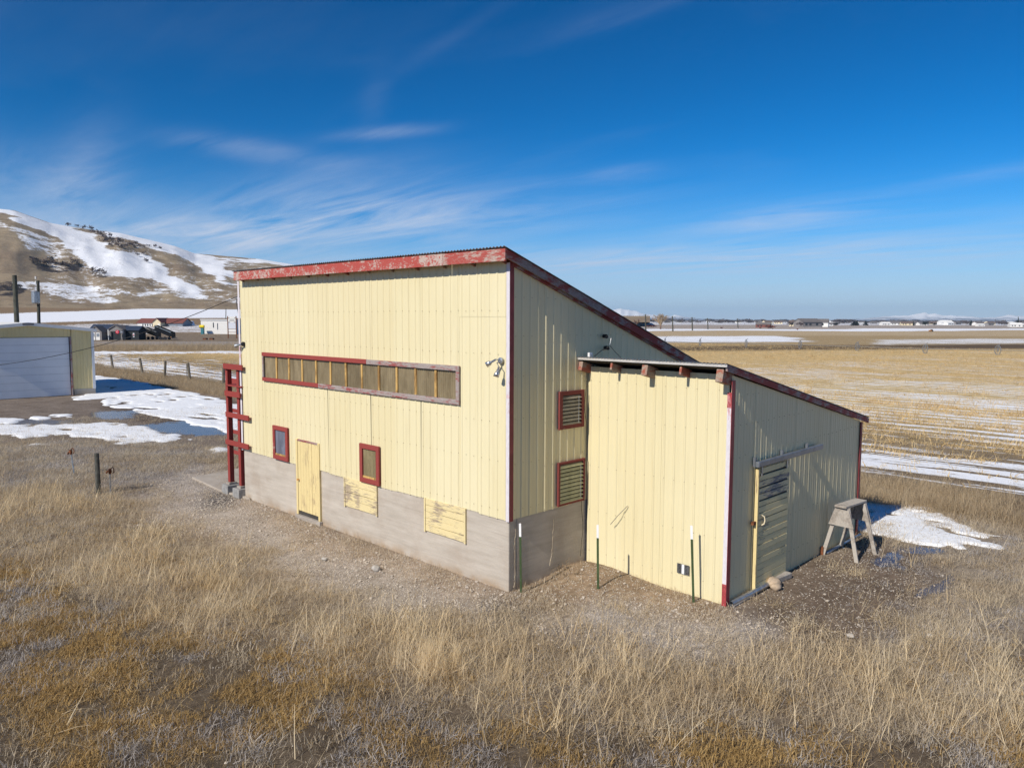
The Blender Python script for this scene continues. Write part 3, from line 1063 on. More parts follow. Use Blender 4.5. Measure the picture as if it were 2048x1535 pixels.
# ------------------------------------------------------------------ thick snow patches left in the yard
def snow_sheet(x0, x1, y0, y1, step, polys, name, thick=0.045, soft=0.8):
    nx, ny = int((x1 - x0) / step), int((y1 - y0) / step)
    xs, ys = np.meshgrid(np.linspace(x0, x1, nx), np.linspace(y0, y1, ny), indexing='ij')
    zt = terrain(xs, ys)
    jx = xs + (fbm(xs * 1.1, ys * 1.1, 91, 4) - 0.5) * soft * 1.8 + (fbm(xs * 3.2, ys * 5.2, 191, 4) - 0.5) * soft * 0.9
    jy = ys + (fbm(xs * 1.1 + 9, ys * 1.1, 93, 4) - 0.5) * soft
    p = project(np.stack([jx, jy, zt], -1).reshape(-1, 3))
    msk = np.zeros(nx * ny)
    for pl in polys:
        msk[in_poly(p[0], p[1], pl)] = 1
    msk = msk.reshape(nx, ny)
    holes = 0.6 * fbm(xs * 0.9, ys * 2.0, 95, 4) + 0.4 * fbm(xs * 3, ys * 4.5, 96, 3)
    msk = msk * (holes < 0.60)
    h = msk.copy()
    for _ in range(2):
        h = (h + np.roll(h, 1, 0) + np.roll(h, -1, 0) + np.roll(h, 1, 1) + np.roll(h, -1, 1)) / 5
    hh = sstep(0.30, 0.9, h) * thick * (0.6 + 0.8 * fbm(xs * 0.8, ys * 0.8, 97, 3)) + (fbm(xs * 5, ys * 5, 98, 2) - 0.5) * 0.012
    z = zt + np.where(h > 0.30, np.maximum(hh, 0.012), -0.05)
    Fq = grid_faces(nx, ny)
    keep = (h.reshape(-1)[Fq] > 0.30).any(1)
    me = mesh_np(name, np.stack([xs, ys, z], -1).reshape(-1, 3), Fq[keep], 'snow_bank')
    bm = bmesh.new()
    bm.from_mesh(me)
    bmesh.ops.delete(bm, geom=[v for v in bm.verts if not v.link_faces], context='VERTS')
    bm.to_mesh(me)
    bm.free()
    me.polygons.foreach_set('use_smooth', np.ones(len(me.polygons), bool))
    o = bpy.data.objects.new(name, me)
    COL.objects.link(o)
    return tag(o, kind='structure')


t = NT('snow_bank')
t.put('Base Color', t.mix(t.ramp(t.noise(6, detail=6, rough=0.65), 0.35, 0.75), (0.87, 0.89, 0.92), (0.78, 0.79, 0.80)))
t.set(Roughness=0.7, Specular_IOR_Level=0.2)
t.bump(t.noise(9, detail=5), 0.5, 0.03)
snow_sheet(0.5, 9.0, 8.2, 14.2, 0.06, [[(1690, 1000), (1735, 1004), (1815, 1012), (1870, 1020), (1930, 1050), (1985, 1080), (1990, 1094), (1930, 1090), (1880, 1094), (1840, 1092), (1800, 1080), (1745, 1068), (1690, 1066)],
                                          [(2000, 1096), (2025, 1097), (2012, 1101)], [(1935, 1062), (1965, 1065), (1950, 1072)]], 'snow_patch')
snow_sheet(-70, -13, -4, 14, 0.12, [[(189, 750), (260, 760), (330, 775), (450, 800), (520, 820), (520, 880), (430, 858), (370, 845), (310, 830), (270, 822), (215, 812), (200, 802), (250, 792), (150, 800)],
                                      [(-200, 850), (0, 851), (60, 848), (150, 846), (230, 845), (280, 852), (320, 866), (385, 878), (300, 882), (250, 890), (190, 878), (120, 868), (60, 874), (0, 868), (-200, 868)],
                                      [(-200, 838), (0, 836), (45, 840), (20, 846), (-200, 848)], [(60, 836), (105, 827), (150, 828), (115, 836), (80, 840)],
                                      [(420, 895), (450, 890), (455, 900), (430, 902)], [(60, 888), (95, 886), (85, 892), (65, 893)]], 'snow_patch', 0.055, 1.2)

# ------------------------------------------------------------------ the yellow barn
BL, BD, HS = -10.945, 8.814, 1.462        # length along X, depth along Y, height of the foundation
RZ0, RSL = 6.513, -0.3443                 # top of roof at Y=0, slope per metre


def roof_z(y): return RZ0 + RSL * y


RIB = 0.229


def rib_profile(w, step=RIB, h=0.015, first=0.03):
    """outline across one sheet: (along, out)"""
    pts = [(0.0, 0.0)]
    x = first
    while x + 0.06 < w:
        pts += [(x, 0.0), (x + 0.017, h), (x + 0.043, h), (x + 0.06, 0.0)]
        # two faint stiffening folds between the ribs
        q = x + 0.06 + (step - 0.06) / 2
        if q + 0.02 < w:
            pts += [(q - 0.014, 0.0), (q, 0.004), (q + 0.014, 0.0)]
        x += step
    pts.append((w, 0.0))
    return pts


def siding_panel(parent, plane, a0, a1, zb, zt_fn, base, mat='yellow_siding', tilt=0.0, name='siding_panel', rib=0.015):
    """one ribbed steel sheet. plane 'y': runs along X, faces -Y; plane 'x': runs along Y, faces +X"""
    b = MB()
    prof = rib_profile(abs(a1 - a0), h=rib)
    lo, hi, bk = [], [], []
    for (u, o_) in prof:
        a = a0 + (u if a1 > a0 else -u)
        zt = zt_fn(a)
        k = tilt
        if plane == 'y':
            lo.append((a + k * 0.0, base - o_, zb))
            hi.append((a + k, base - o_, zt))
        else:
            lo.append((base + o_, a, zb))
            hi.append((base + o_, a + k, zt))
    for i in range(len(prof) - 1):
        b.face([lo[i], lo[i + 1], hi[i + 1], hi[i]])
    # turned edges give the sheet its thickness
    off = (0, 0.02, 0) if plane == 'y' else (-0.02, 0, 0)
    for e in (0, -1):
        p, q = lo[e], hi[e]
        b.face([p, q, tuple(q[i] + off[i] for i in range(3)), tuple(p[i] + off[i] for i in range(3))])
    return b.build(name, mat, parent)


def screws(parent, plane, a0, a1, zs, base, top_fn=None, bottom_fn=None, holes=()):
    b = MB()
    for z in zs:
        a = a0 + 0.06
        while a < a1 - 0.02:
            zz_ = z + random.uniform(-0.012, 0.012)
            ok = (top_fn is None or zz_ < top_fn(a) - 0.06)
            for (h0, h1, hz0, hz1) in holes:
                if h0 < a < h1 and hz0 < zz_ < hz1: ok = False
            if ok:
                r = 0.0052
                if plane == 'y':
                    b.box(a - r, a + r, base - 0.023, base - 0.012, zz_ - r, zz_ + r)
                else:
                    b.box(base + 0.012, base + 0.023, a - r, a + r, zz_ - r, zz_ + r)
            a += RIB
    o = b.build('screws', 'screw_steel', parent)
    tag(o, kind='stuff')
    return o


barn = thing('barn', 'tall yellow metal barn on a concrete base with a long strip window', 'barn')
b = MB()
b.box(BL, 0, 0, 0.22, -0.5, HS - 0.003).box(-0.22, 0, 0.221, BD, -0.5, HS - 0.003).box(BL, BL + 0.22, 0.221, BD, -0.5, HS - 0.003).box(BL + 0.221, -0.221, BD - 0.22, BD, -0.5, HS - 0.003)
b.build('foundation', 'concrete', barn, bevel=0.012)
# dark framing behind the sheets
b = MB()
b.prism([(0.05, HS), (BD - 0.05, HS), (BD - 0.05, roof_z(BD) - 0.12), (0.05, roof_z(0.05) - 0.12)], 'x', BL + 0.05, -0.05)
b.build('wall_frame', 'dark_under', barn)
WIN = (-9.592, -1.367, 3.552, 4.345)
edges = [BL + 0.04]
PW = 0.9158
while edges[-1] + PW < -0.3:
    edges.append(edges[-1] + PW)
edges.append(-0.045)
edges = sorted([e_ for e_ in edges if min(abs(e_ - WIN[0] - 0.03), abs(e_ - WIN[1] + 0.03)) > 0.22] + [WIN[0] + 0.03, WIN[1] - 0.03])
FY = -0.012
for i in range(len(edges) - 1):
    a0, a1 = edges[i], edges[i + 1] - 0.002
    top = 6.40
    tl = random.uniform(-0.012, 0.012)
    zb = HS - 0.03 - random.uniform(0, 0.03)
    if a1 < WIN[0] + 0.05 or a0 > WIN[1] - 0.05:
        siding_panel(barn, 'y', a0, a1, zb, lambda a: 5.36, FY - (i % 2) * 0.003)
        siding_panel(barn, 'y', a0, a1, 5.33, lambda a: top, FY - 0.005 - (i % 2) * 0.003)
    else:
        # above and below the strip window; the lower sheets hang a little askew
        siding_panel(barn, 'y', a0, a1, WIN[3] - 0.03, lambda a: top, FY - (i % 2) * 0.004)
        siding_panel(barn, 'y', a0, a1, zb, lambda a: WIN[2] + 0.03, FY - (i % 2) * 0.004, tilt=tl * 2)
screws(barn, 'y', BL + 0.07, -0.05, (1.58, 2.55, 3.30, 4.62, 5.45, 6.2), FY, holes=[(-9.1, -8.2, 1.3, 2.45), (-8.0, -6.6, 0, 2.2), (-4.95, -4.1, 1.3, 2.45), (WIN[0], WIN[1], WIN[2], WIN[3])])
# the shaded end wall
edges = [0.045]
while edges[-1] + PW < BD - 0.2:
    edges.append(edges[-1] + PW)
edges.append(BD - 0.03)
for i in range(len(edges) - 1):
    siding_panel(barn, 'x', edges[i], edges[i + 1] - 0.002, HS - 0.02 - random.uniform(0, 0.02), lambda a: roof_z(a) - 0.13, 0.012 + (i % 2) * 0.004, rib=0.011)
screws(barn, 'x', 0.07, BD, (1.6, 2.5, 3.38, 4.2, 4.96, 5.7), 0.012, top_fn=lambda a: roof_z(a) - 0.2, holes=[(1.3, 2.3, 1.4, 2.4), (1.3, 2.3, 3.0, 3.9), (2.2, 8.9, 0, 4.45)])
# far walls, out of view
for i in range(10):
    a0 = 0.03 + i * (BD - 0.06) / 10
    b = MB()
    a1 = a0 + (BD - 0.06) / 10 - 0.004
    b.hexa([(BL - 0.03, a0, HS), (BL - 0.012, a0, HS), (BL - 0.012, a1, HS), (BL - 0.03, a1, HS), (BL - 0.03, a0, roof_z(a0) - 0.13), (BL - 0.012, a0, roof_z(a0) - 0.13), (BL - 0.012, a1, roof_z(a1) - 0.13), (BL - 0.03, a1, roof_z(a1) - 0.13)])
    b.build('siding_panel', 'yellow_siding', barn)
for i in range(12):
    a0 = BL + 0.02 + i * (-BL - 0.04) / 12
    MB().box(a0, a0 + (-BL - 0.04) / 12 - 0.004, BD + 0.012, BD + 0.03, HS, roof_z(BD) - 0.13).build('siding_panel', 'yellow_siding', barn)
# corrugated roof
b = MB()
x0r, x1r, y0r, y1r = -10.80, 0.20, -0.30, BD + 0.3
xs_ = np.arange(x0r, x1r, 0.0152)
wav = 0.013 * np.cos((xs_ - x0r) / 0.0912 * 2 * math.pi)
for i in range(len(xs_) - 1):
    za, zb_ = wav[i], wav[i + 1]
    A_, B_ = xs_[i], xs_[i + 1]
    b.face([(A_, y0r, roof_z(y0r) + za), (B_, y0r, roof_z(y0r) + zb_), (B_, y1r, roof_z(y1r) + zb_), (A_, y1r, roof_z(y1r) + za)])
    b.face([(A_, y0r, roof_z(y0r) + za - 0.006), (B_, y0r, roof_z(y0r) + zb_ - 0.006), (B_, y0r, roof_z(y0r) + zb_), (A_, y0r, roof_z(y0r) + za)])
b.build('roof', 'roof_steel', barn, smooth=False)
b = MB()
b.hexa([(-10.76, y0r + 0.06, roof_z(y0r) - 0.05), (0.13, y0r + 0.06, roof_z(y0r) - 0.05), (0.13, y1r - 0.05, roof_z(y1r) - 0.02), (-10.76, y1r - 0.05, roof_z(y1r) - 0.02),
        (-10.76, y0r + 0.06, roof_z(y0r) - 0.028), (0.13, y0r + 0.06, roof_z(y0r) - 0.028), (0.13, y1r - 0.05, roof_z(y1r) - 0.016), (-10.76, y1r - 0.05, roof_z(y1r) - 0.016)])
b.build('roof_decking', 'dark_under', barn)
# fascia: a long worn red board and a greyer end piece
fz1 = roof_z(-0.25) - 0.02
MB().box(-10.74, -1.62, -0.275, -0.235, fz1 - 0.235, fz1).build('fascia_board', 'red_fascia', barn, bevel=0.006)
MB().box(-1.612, 0.150, -0.279, -0.235, fz1 - 0.230, fz1 - 0.004).build('fascia_board', 'faded_fascia', barn, bevel=0.006)
for i in range(13):
    x = BL + 0.33 + i * 0.88
    b = MB()
    b.bar((x, -0.234, roof_z(-0.234) - 0.14), (x, 0.04, roof_z(0.04) - 0.14), 0.045, 0.14)
    b.build('rafter_end', 'tail_wood', barn)
b = MB()
b.hexa([(0.112, -0.231, roof_z(-0.231) - 0.185), (0.152, -0.231, roof_z(-0.231) - 0.185), (0.152, BD + 0.25, roof_z(BD + 0.25) - 0.185), (0.112, BD + 0.25, roof_z(BD + 0.25) - 0.185),
        (0.112, -0.231, roof_z(-0.231) - 0.02), (0.152, -0.231, roof_z(-0.231) - 0.02), (0.152, BD + 0.25, roof_z(BD + 0.25) - 0.02), (0.112, BD + 0.25, roof_z(BD + 0.25) - 0.02)])
b.build('rake_board', 'rake_board', barn)
b = MB()
b.hexa([(0.035, 0.0, roof_z(0) - 0.225), (0.075, 0.0, roof_z(0) - 0.225), (0.075, BD, roof_z(BD) - 0.225), (0.035, BD, roof_z(BD) - 0.225),
        (0.035, 0.0, roof_z(0) - 0.13), (0.075, 0.0, roof_z(0) - 0.13), (0.075, BD, roof_z(BD) - 0.13), (0.035, BD, roof_z(BD) - 0.13)])
b.build('trim_board', 'rake_board', barn)
# corner trims
MB().box(-0.040, 0.046, -0.048, -0.040, HS - 0.06, 6.34).build('corner_trim', 'bleached_trim', barn)
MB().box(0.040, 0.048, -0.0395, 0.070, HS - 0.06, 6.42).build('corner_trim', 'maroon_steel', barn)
MB().box(BL - 0.045, BL + 0.05, -0.048, -0.040, HS - 0.03, 6.34).build('corner_trim', 'bleached_trim', barn)


def corrugated_pane(parent, x0, x1, z0, z1, y, mat, pitch=0.07, amp=0.010, name='pane'):
    b = MB()
    n = max(6, int((x1 - x0) / pitch * 6))
    for i in range(n):
        a, c_ = x0 + (x1 - x0) * i / n, x0 + (x1 - x0) * (i + 1) / n
        ya, yc = y + amp * math.cos(a / pitch * 2 * math.pi), y + amp * math.cos(c_ / pitch * 2 * math.pi)
        b.face([(a, ya, z0), (c_, yc, z0), (c_, yc, z1), (a, ya, z1)])
    return b.build(name, mat, parent, smooth=True)


# strip window
sw = bpy.data.objects.new('strip_window', None)
COL.objects.link(sw)
sw.parent = barn
x0, x1, z0, z1 = WIN
xm = x0 + 5.0
MB().box(x0, xm, -0.075, -0.030, z1 - 0.105, z1).build('frame_board', 'red_trim', sw, bevel=0.005)
MB().box(xm + 0.003, x1, -0.072, -0.030, z1 - 0.110, z1 - 0.003).build('frame_board', 'worn_trim', sw, bevel=0.005)
MB().box(x0, x0 + 2.9, -0.075, -0.030, z0, z0 + 0.10).build('frame_board', 'red_trim', sw, bevel=0.005)
MB().box(x0 + 2.903, x1, -0.073, -0.030, z0 - 0.004, z0 + 0.10).build('frame_board', 'worn_trim', sw, bevel=0.005)
MB().box(x0 + 0.002, x0 + 0.07, -0.070, -0.030, z0 + 0.101, z1 - 0.111).build('frame_board', 'worn_trim', sw, bevel=0.005)
MB().box(x1 - 0.10, x1 - 0.002, -0.070, -0.030, z0 + 0.101, z1 - 0.114).build('frame_board', 'worn_trim', sw, bevel=0.005)
MB().box(x0 + 0.02, x1 - 0.02, 0.020, 0.035, z0 + 0.02, z1 - 0.02).build('backing', 'dark_under', sw)
npn = 12
pw = (x1 - x0 - 0.17) / npn
for i in range(npn):
    a = x0 + 0.07 + i * pw
    corrugated_pane(sw, a + 0.02, a + pw - 0.022, z0 + 0.09, z1 - 0.09, -0.012 + random.uniform(-0.003, 0.003), 'pane_brown')
    if i:
        MB().box(a - 0.034, a + 0.034, -0.040, -0.003, z0 + 0.101, z1 - 0.112).build('mullion', 'amber_mullion', sw, bevel=0.004)


def small_window(x0, x1, z0, z1, mat):
    w = bpy.data.objects.new('window', None)
    COL.objects.link(w)
    w.parent = barn
    fr = 0.115
    for q in ((x0, x1, z1 - fr, z1), (x0, x1, z0, z0 + fr), (x0, x0 + fr, z0 + fr + 0.002, z1 - fr - 0.002), (x1 - fr, x1, z0 + fr + 0.002, z1 - fr - 0.002)):
        MB().box(q[0], q[1], -0.085, -0.034, q[2], q[3]).build('frame_board', 'red_trim', w, bevel=0.005)
    MB().box(x0 + fr, x1 - fr, -0.064, -0.034, z0 + fr, z0 + fr + 0.045).build('sill', 'amber_mullion', w)
    corrugated_pane(w, x0 + fr - 0.01, x1 - fr + 0.01, z0 + fr + 0.04, z1 - fr + 0.01, -0.046, mat, 0.075, 0.009)


small_window(-9.064, -8.265, 1.440, 2.362, 'pane_sky_reflection')
small_window(-4.902, -4.125, 1.440, 2.359, 'pane_olive')

# plank door with its frame and sill
dr = bpy.data.objects.new('door', None)
COL.objects.link(dr)
dr.parent = barn
dx0, dx1 = -7.865, -6.733
MB().box(dx0 - 0.02, dx0 + 0.07, -0.060, 0.02, 0.10, 2.117).build('door_frame', 'yellow_door_wood', dr, bevel=0.005)
MB().box(dx1 - 0.075, dx1 + 0.01, -0.060, 0.02, 0.10, 2.117).build('door_frame', 'yellow_door_wood', dr, bevel=0.005)
MB().box(dx0 + 0.072, dx1 - 0.077, -0.058, 0.02, 2.075, 2.117).build('door_frame', 'worn_trim', dr)
np_ = 7
w = (dx1 - dx0 - 0.165) / np_
for i in range(np_):
    a = dx0 + 0.078 + i * w
    MB().box(a, a + w - 0.006, -0.048 + random.uniform(-0.003, 0.003), -0.016, 0.215, 2.065).build('plank', 'yellow_door_wood', dr, bevel=0.004)
MB().box(dx0 + 0.02, dx1 - 0.02, -0.014, 0.0, 0.1, 2.1).build('backing', 'dark_under', dr)
MB().box(dx0 - 0.03, dx1 + 0.05, -0.10, -0.004, -0.03, 0.10).build('sill_board', 'sill_wood', dr, bevel=0.008)
MB().tube([(dx0 + 0.13, -0.05, 1.05), (dx0 + 0.13, -0.085, 1.05), (dx0 + 0.13, -0.105, 1.05)], [0.012, 0.018, 0.030], 10).build('knob', 'amber', dr)


def boarded(x0, x1, z0, z1, n, skew):
    h = bpy.data.objects.new('boarded_opening', None)
    COL.objects.link(h)
    h.parent = barn
    MB().box(x0 + 0.03, x1 - 0.03, -0.006, -0.002, z0 + 0.02, z1 - 0.02).build('backing', 'dark_under', h)
    st = (z1 - z0) / n
    for i in range(n):
        dy = random.uniform(-0.004, 0.004)
        b = MB()
        za, zb_ = z0 + i * st + 0.004, z0 + (i + 1) * st - 0.004
        s0, s1 = random.uniform(-skew, skew) * 0.4, random.uniform(-skew, skew) * 0.4
        b.hexa([(x0 + 0.05, -0.034 + dy, za + s0), (x1 - 0.05, -0.034 + dy, za + s1), (x1 - 0.05, -0.008, za + s1), (x0 + 0.05, -0.008, za + s0),
                (x0 + 0.05, -0.034 + dy, zb_ + s0), (x1 - 0.05, -0.034 + dy, zb_ + s1), (x1 - 0.05, -0.008, zb_ + s1), (x0 + 0.05, -0.008, zb_ + s0)])
        b.build('plank', 'yellow_board_wood', h, bevel=0.003)
    MB().box(x0, x0 + 0.045, -0.042, -0.004, z0 - 0.02, z1).build('batten', 'yellow_board_wood', h)
    MB().box(x1 - 0.045, x1, -0.042, -0.004, z0 - 0.02, z1).build('batten', 'yellow_board_wood', h)


boarded(-5.645, -4.276, 0.716, 1.425, 4, 0.012)
boarded(-2.545, -1.208, 0.722, 1.440, 5, 0.012)


def louver(y0, y1, z0, z1, n, mat, stile, top_h):
    h = bpy.data.objects.new('louver_vent', None)
    COL.objects.link(h)
    h.parent = barn
    MB().box(0.035, 0.080, y0, y0 + stile, z0, z1).build('frame_board', 'maroon_trim_shaded', h, bevel=0.004)
    MB().box(0.035, 0.080, y1 - stile, y1, z0, z1).build('frame_board', 'maroon_trim_shaded', h, bevel=0.004)
    MB().box(0.035, 0.076, y0 + stile + 0.002, y1 - stile - 0.002, z1 - top_h, z1 - 0.004).build('frame_board', 'maroon_trim_shaded', h)
    MB().box(0.035, 0.076, y0 + stile + 0.002, y1 - stile - 0.002, z0 + 0.004, z0 + top_h).build('frame_board', 'maroon_trim_shaded', h)
    MB().box(0.033, 0.037, y0 + stile, y1 - stile, z0 + top_h, z1 - top_h).build('backing', 'dark_under', h)
    st = (z1 - z0 - 2 * top_h) / n
    for i in range(n):
        za = z0 + top_h + i * st
        b = MB()
        b.hexa([(0.076, y0 + stile - 0.02, za), (0.082, y0 + stile - 0.02, za + 0.004), (0.082, y1 - stile + 0.02, za + 0.004), (0.076, y1 - stile + 0.02, za),
                (0.040, y0 + stile - 0.02, za + st * 0.62), (0.046, y0 + stile - 0.02, za + st * 0.62 + 0.004), (0.046, y1 - stile + 0.02, za + st * 0.62 + 0.004), (0.040, y1 - stile + 0.02, za + st * 0.62)])
        b.build('slat', mat, h)
    MB().tube([(0.088, y1 - stile - 0.10, z0 + 0.1), (0.088, y1 - stile - 0.10, z1 - 0.12)], 0.005, 6).build('pull_rod', 'galvanized', h)


louver(1.381, 2.176, 3.040, 3.823, 8, 'louver_pane', 0.10, 0.085)
louver(1.364, 2.222, 1.451, 2.364, 10, 'louver_green', 0.058, 0.05)

# ------------------------------------------------------------------ the lean-to shed
SX, SY, SE = 3.324, 2.352, 8.814
SZ0, SSL = 4.405, -0.2235


def shed_roof_z(y): return SZ0 + SSL * (y - SY)


shed = thing('shed', 'yellow metal lean-to shed with rafter tails and a sliding plank door', 'shed', (0, 0, 0))
b = MB()
b.prism([(SY + 0.04, -0.3), (SE - 0.04, -0.3), (SE - 0.04, shed_roof_z(SE) - 0.12), (SY + 0.04, shed_roof_z(SY) - 0.12)], 'x', 0.12, SX - 0.04)
b.build('wall_frame', 'dark_under', shed)
e = [0.055]
SPW = 0.9158
while e[-1] + SPW < SX - 0.2:
    e.append(e[-1] + SPW)
e.append(SX - 0.02)
for i in range(len(e) - 1):
    siding_panel(shed, 'y', e[i], e[i + 1] - 0.002, -0.15, lambda a: 4.30, SY - 0.012 - (i % 2) * 0.004)
screws(shed, 'y', 0.07, SX - 0.05, (0.35, 1.25, 2.2, 3.25, 4.0), SY - 0.012, holes=[(2.45, 2.85, 0.3, 0.65)])
e = [SY + 0.02]
while e[-1] + SPW < SE - 0.2:
    e.append(e[-1] + SPW)
e.append(SE - 0.02)
for i in range(len(e) - 1):
    siding_panel(shed, 'x', e[i], e[i + 1] - 0.002, 0.0 - 0.16, lambda a: shed_roof_z(a) - 0.11, SX + 0.012 + (i % 2) * 0.004, rib=0.006)
screws(shed, 'x', SY + 0.06, SE - 0.05, (0.45, 1.25, 2.1, 2.75, 3.35, 3.9), SX + 0.012, top_fn=lambda a: shed_roof_z(a) - 0.18, holes=[(3.2, 4.75, 0, 2.6)])
for i in range(4):
    a0 = 0.06 + i * 0.81
    MB().box(a0, a0 + 0.806, SE + 0.012, SE + 0.03, -0.1, shed_roof_z(SE) - 0.1).build('siding_panel', 'yellow_siding', shed)
MB().box(SX - 0.035, SX + 0.045, SY - 0.052, SY - 0.044, -0.12, 3.98).build('corner_trim', 'bleached_trim', shed)
MB().box(SX + 0.0455, SX + 0.053, SY - 0.052, SY + 0.075, -0.12, 4.2).build('corner_trim', 'red_steel', shed)
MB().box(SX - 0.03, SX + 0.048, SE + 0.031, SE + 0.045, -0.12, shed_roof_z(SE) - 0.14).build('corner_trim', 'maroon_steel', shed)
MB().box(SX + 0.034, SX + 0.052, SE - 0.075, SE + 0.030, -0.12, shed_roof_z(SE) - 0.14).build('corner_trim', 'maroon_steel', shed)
# red bleaching at the foot and head of the sunny corner trim
MB().box(SX - 0.036, SX + 0.046, SY - 0.0545, SY - 0.0525, -0.12, 0.42).build('trim_patch', 'pink_trim', shed)
MB().box(SX - 0.036, SX + 0.046, SY - 0.0545, SY - 0.0525, 3.70, 3.98).build('trim_patch', 'pink_trim', shed)
b = MB()
sx0, sx1, sy0, sy1 = 0.17, SX + 0.10, SY - 0.36, SE + 0.34
xs_ = np.concatenate([np.arange(-0.02, sx1, 0.0127)])
wav = 0.012 * np.cos(xs_ / 0.0762 * 2 * math.pi)
for i in range(len(xs_) - 1):
    A_, B_, za, zb_ = xs_[i], xs_[i + 1], wav[i] + 0.03, wav[i + 1] + 0.03
    ys0 = sy0
    b.face([(A_, ys0, shed_roof_z(ys0) + za), (B_, ys0, shed_roof_z(ys0) + zb_), (B_, sy1, shed_roof_z(sy1) + zb_), (A_, sy1, shed_roof_z(sy1) + za)])
    b.face([(A_, ys0, shed_roof_z(ys0) + za - 0.006), (B_, ys0, shed_roof_z(ys0) + zb_ - 0.006), (B_, ys0, shed_roof_z(ys0) + zb_), (A_, ys0, shed_roof_z(ys0) + za)])
b.build('roof', 'roof_steel', shed)
b = MB()
b.hexa([(0.02, sy0 + 0.05, shed_roof_z(sy0 + .05) - 0.03), (sx1 - 0.05, sy0 + 0.05, shed_roof_z(sy0 + .05) - 0.03), (sx1 - 0.05, sy1 - 0.04, shed_roof_z(sy1) - 0.02), (0.02, sy1 - 0.04, shed_roof_z(sy1) - 0.02),
        (0.02, sy0 + 0.05, shed_roof_z(sy0 + .05) + 0.012), (sx1 - 0.05, sy0 + 0.05, shed_roof_z(sy0 + .05) + 0.012), (sx1 - 0.05, sy1 - 0.04, shed_roof_z(sy1) + 0.015), (0.02, sy1 - 0.04, shed_roof_z(sy1) + 0.015)])
b.build('roof_decking', 'dark_under', shed)
MB().box(-0.02, sx1, sy0 + 0.01, sy0 + 0.035, shed_roof_z(sy0) - 0.032, shed_roof_z(sy0) + 0.014).build('drip_edge', 'drip_edge', shed)
for (x, w, h) in ((0.07, 0.10, 0.19), (0.86, 0.05, 0.14), (1.66, 0.13, 0.21), (2.46, 0.05, 0.15), (SX - 0.06, 0.14, 0.24)):
    b = MB()
    y_ = sy0 + 0.04
    b.bar((x, y_, shed_roof_z(y_) - 0.055 - h / 2), (x, SY + 0.06, shed_roof_z(SY + 0.06) - 0.055 - h / 2), w, h)
    b.build('rafter_tail', 'tail_wood', shed, bevel=0.006)
b = MB()
b.hexa([(SX + 0.055, sy0 + 0.05, shed_roof_z(sy0) - 0.105), (SX + 0.095, sy0 + 0.05, shed_roof_z(sy0) - 0.105), (SX + 0.095, sy1 - 0.02, shed_roof_z(sy1) - 0.105), (SX + 0.055, sy1 - 0.02, shed_roof_z(sy1) - 0.105),
        (SX + 0.055, sy0 + 0.05, shed_roof_z(sy0) + 0.012), (SX + 0.095, sy0 + 0.05, shed_roof_z(sy0) + 0.012), (SX + 0.095, sy1 - 0.02, shed_roof_z(sy1) + 0.012), (SX + 0.055, sy1 - 0.02, shed_roof_z(sy1) + 0.012)])
b.build('rake_board', 'rake_board', shed)
# sliding door
sd = bpy.data.objects.new('sliding_door', None)
COL.objects.link(sd)
sd.parent = shed
DY0, DY1, DZ0, DZ1 = 3.30, 4.66, 0.06, 2.46
MB().box(SX + 0.06, SX + 0.125, DY0, DY0 + 0.05, DZ0, DZ1).build('edge_batten', 'yellow_door_wood', sd)
nb = 19
st = (DZ1 - DZ0) / nb
for i in range(nb):
    za = DZ0 + i * st
    gap = 0.007 if i < 9 else (0.030 if i in (13, 15, 17) else 0.014)
    s0 = random.uniform(-0.008, 0.008)
    b = MB()
    xo = SX + 0.115 + random.uniform(-0.004, 0.004)
    b.hexa([(SX + 0.09, DY0 + 0.053, za), (xo, DY0 + 0.053, za), (xo, DY1, za + s0), (SX + 0.09, DY1, za + s0),
            (SX + 0.09, DY0 + 0.053, za + st - gap), (xo, DY0 + 0.053, za + st - gap), (xo, DY1, za + st - gap + s0), (SX + 0.09, DY1, za + st - gap + s0)])
    b.build('plank', 'bare_slide_wood' if i in (14, 15, 16) else 'yellow_slide_wood', sd, bevel=0.003)
MB().box(SX + 0.06, SX + 0.088, DY0 + 0.06, DY1 - 0.02, DZ0 + 0.02, DZ1 - 0.02).build('backing', 'dark_under', sd)
b = MB()
b.tube([(SX + 0.118, 3.50, 1.52), (SX + 0.155, 3.53, 1.49), (SX + 0.165, 3.54, 1.42), (SX + 0.155, 3.53, 1.35), (SX + 0.118, 3.50, 1.32)], 0.013, 8)
b.build('handle', 'cream_wall', sd)
b = MB()
b.box(SX + 0.05, SX + 0.105, 3.20, 3.298, 1.37, 1.43)
b.build('latch', 'rust', sd)
rl = bpy.data.objects.new('door_track', None)
COL.objects.link(rl)
rl.parent = shed
RZ = 2.545
MB().box(SX + 0.085, SX + 0.165, 3.22, 6.24, RZ - 0.055, RZ + 0.055).build('rail', 'rail_steel', rl, bevel=0.012)
for yb in (3.26, 4.42, 5.62):
    MB().box(SX + 0.034, SX + 0.084, yb - 0.03, yb + 0.03, RZ - 0.05, RZ + 0.13).build('bracket', 'rail_steel', rl)
for yb in (3.42, 4.52):
    MB().box(SX + 0.126, SX + 0.140, yb - 0.025, yb + 0.025, RZ - 0.24, RZ - 0.056).build('hanger', 'galvanized', rl)
MB().box(SX + 0.034, SX + 0.10, 6.62, 6.70, 0.0, 0.20).build('door_guide', 'rust', shed)
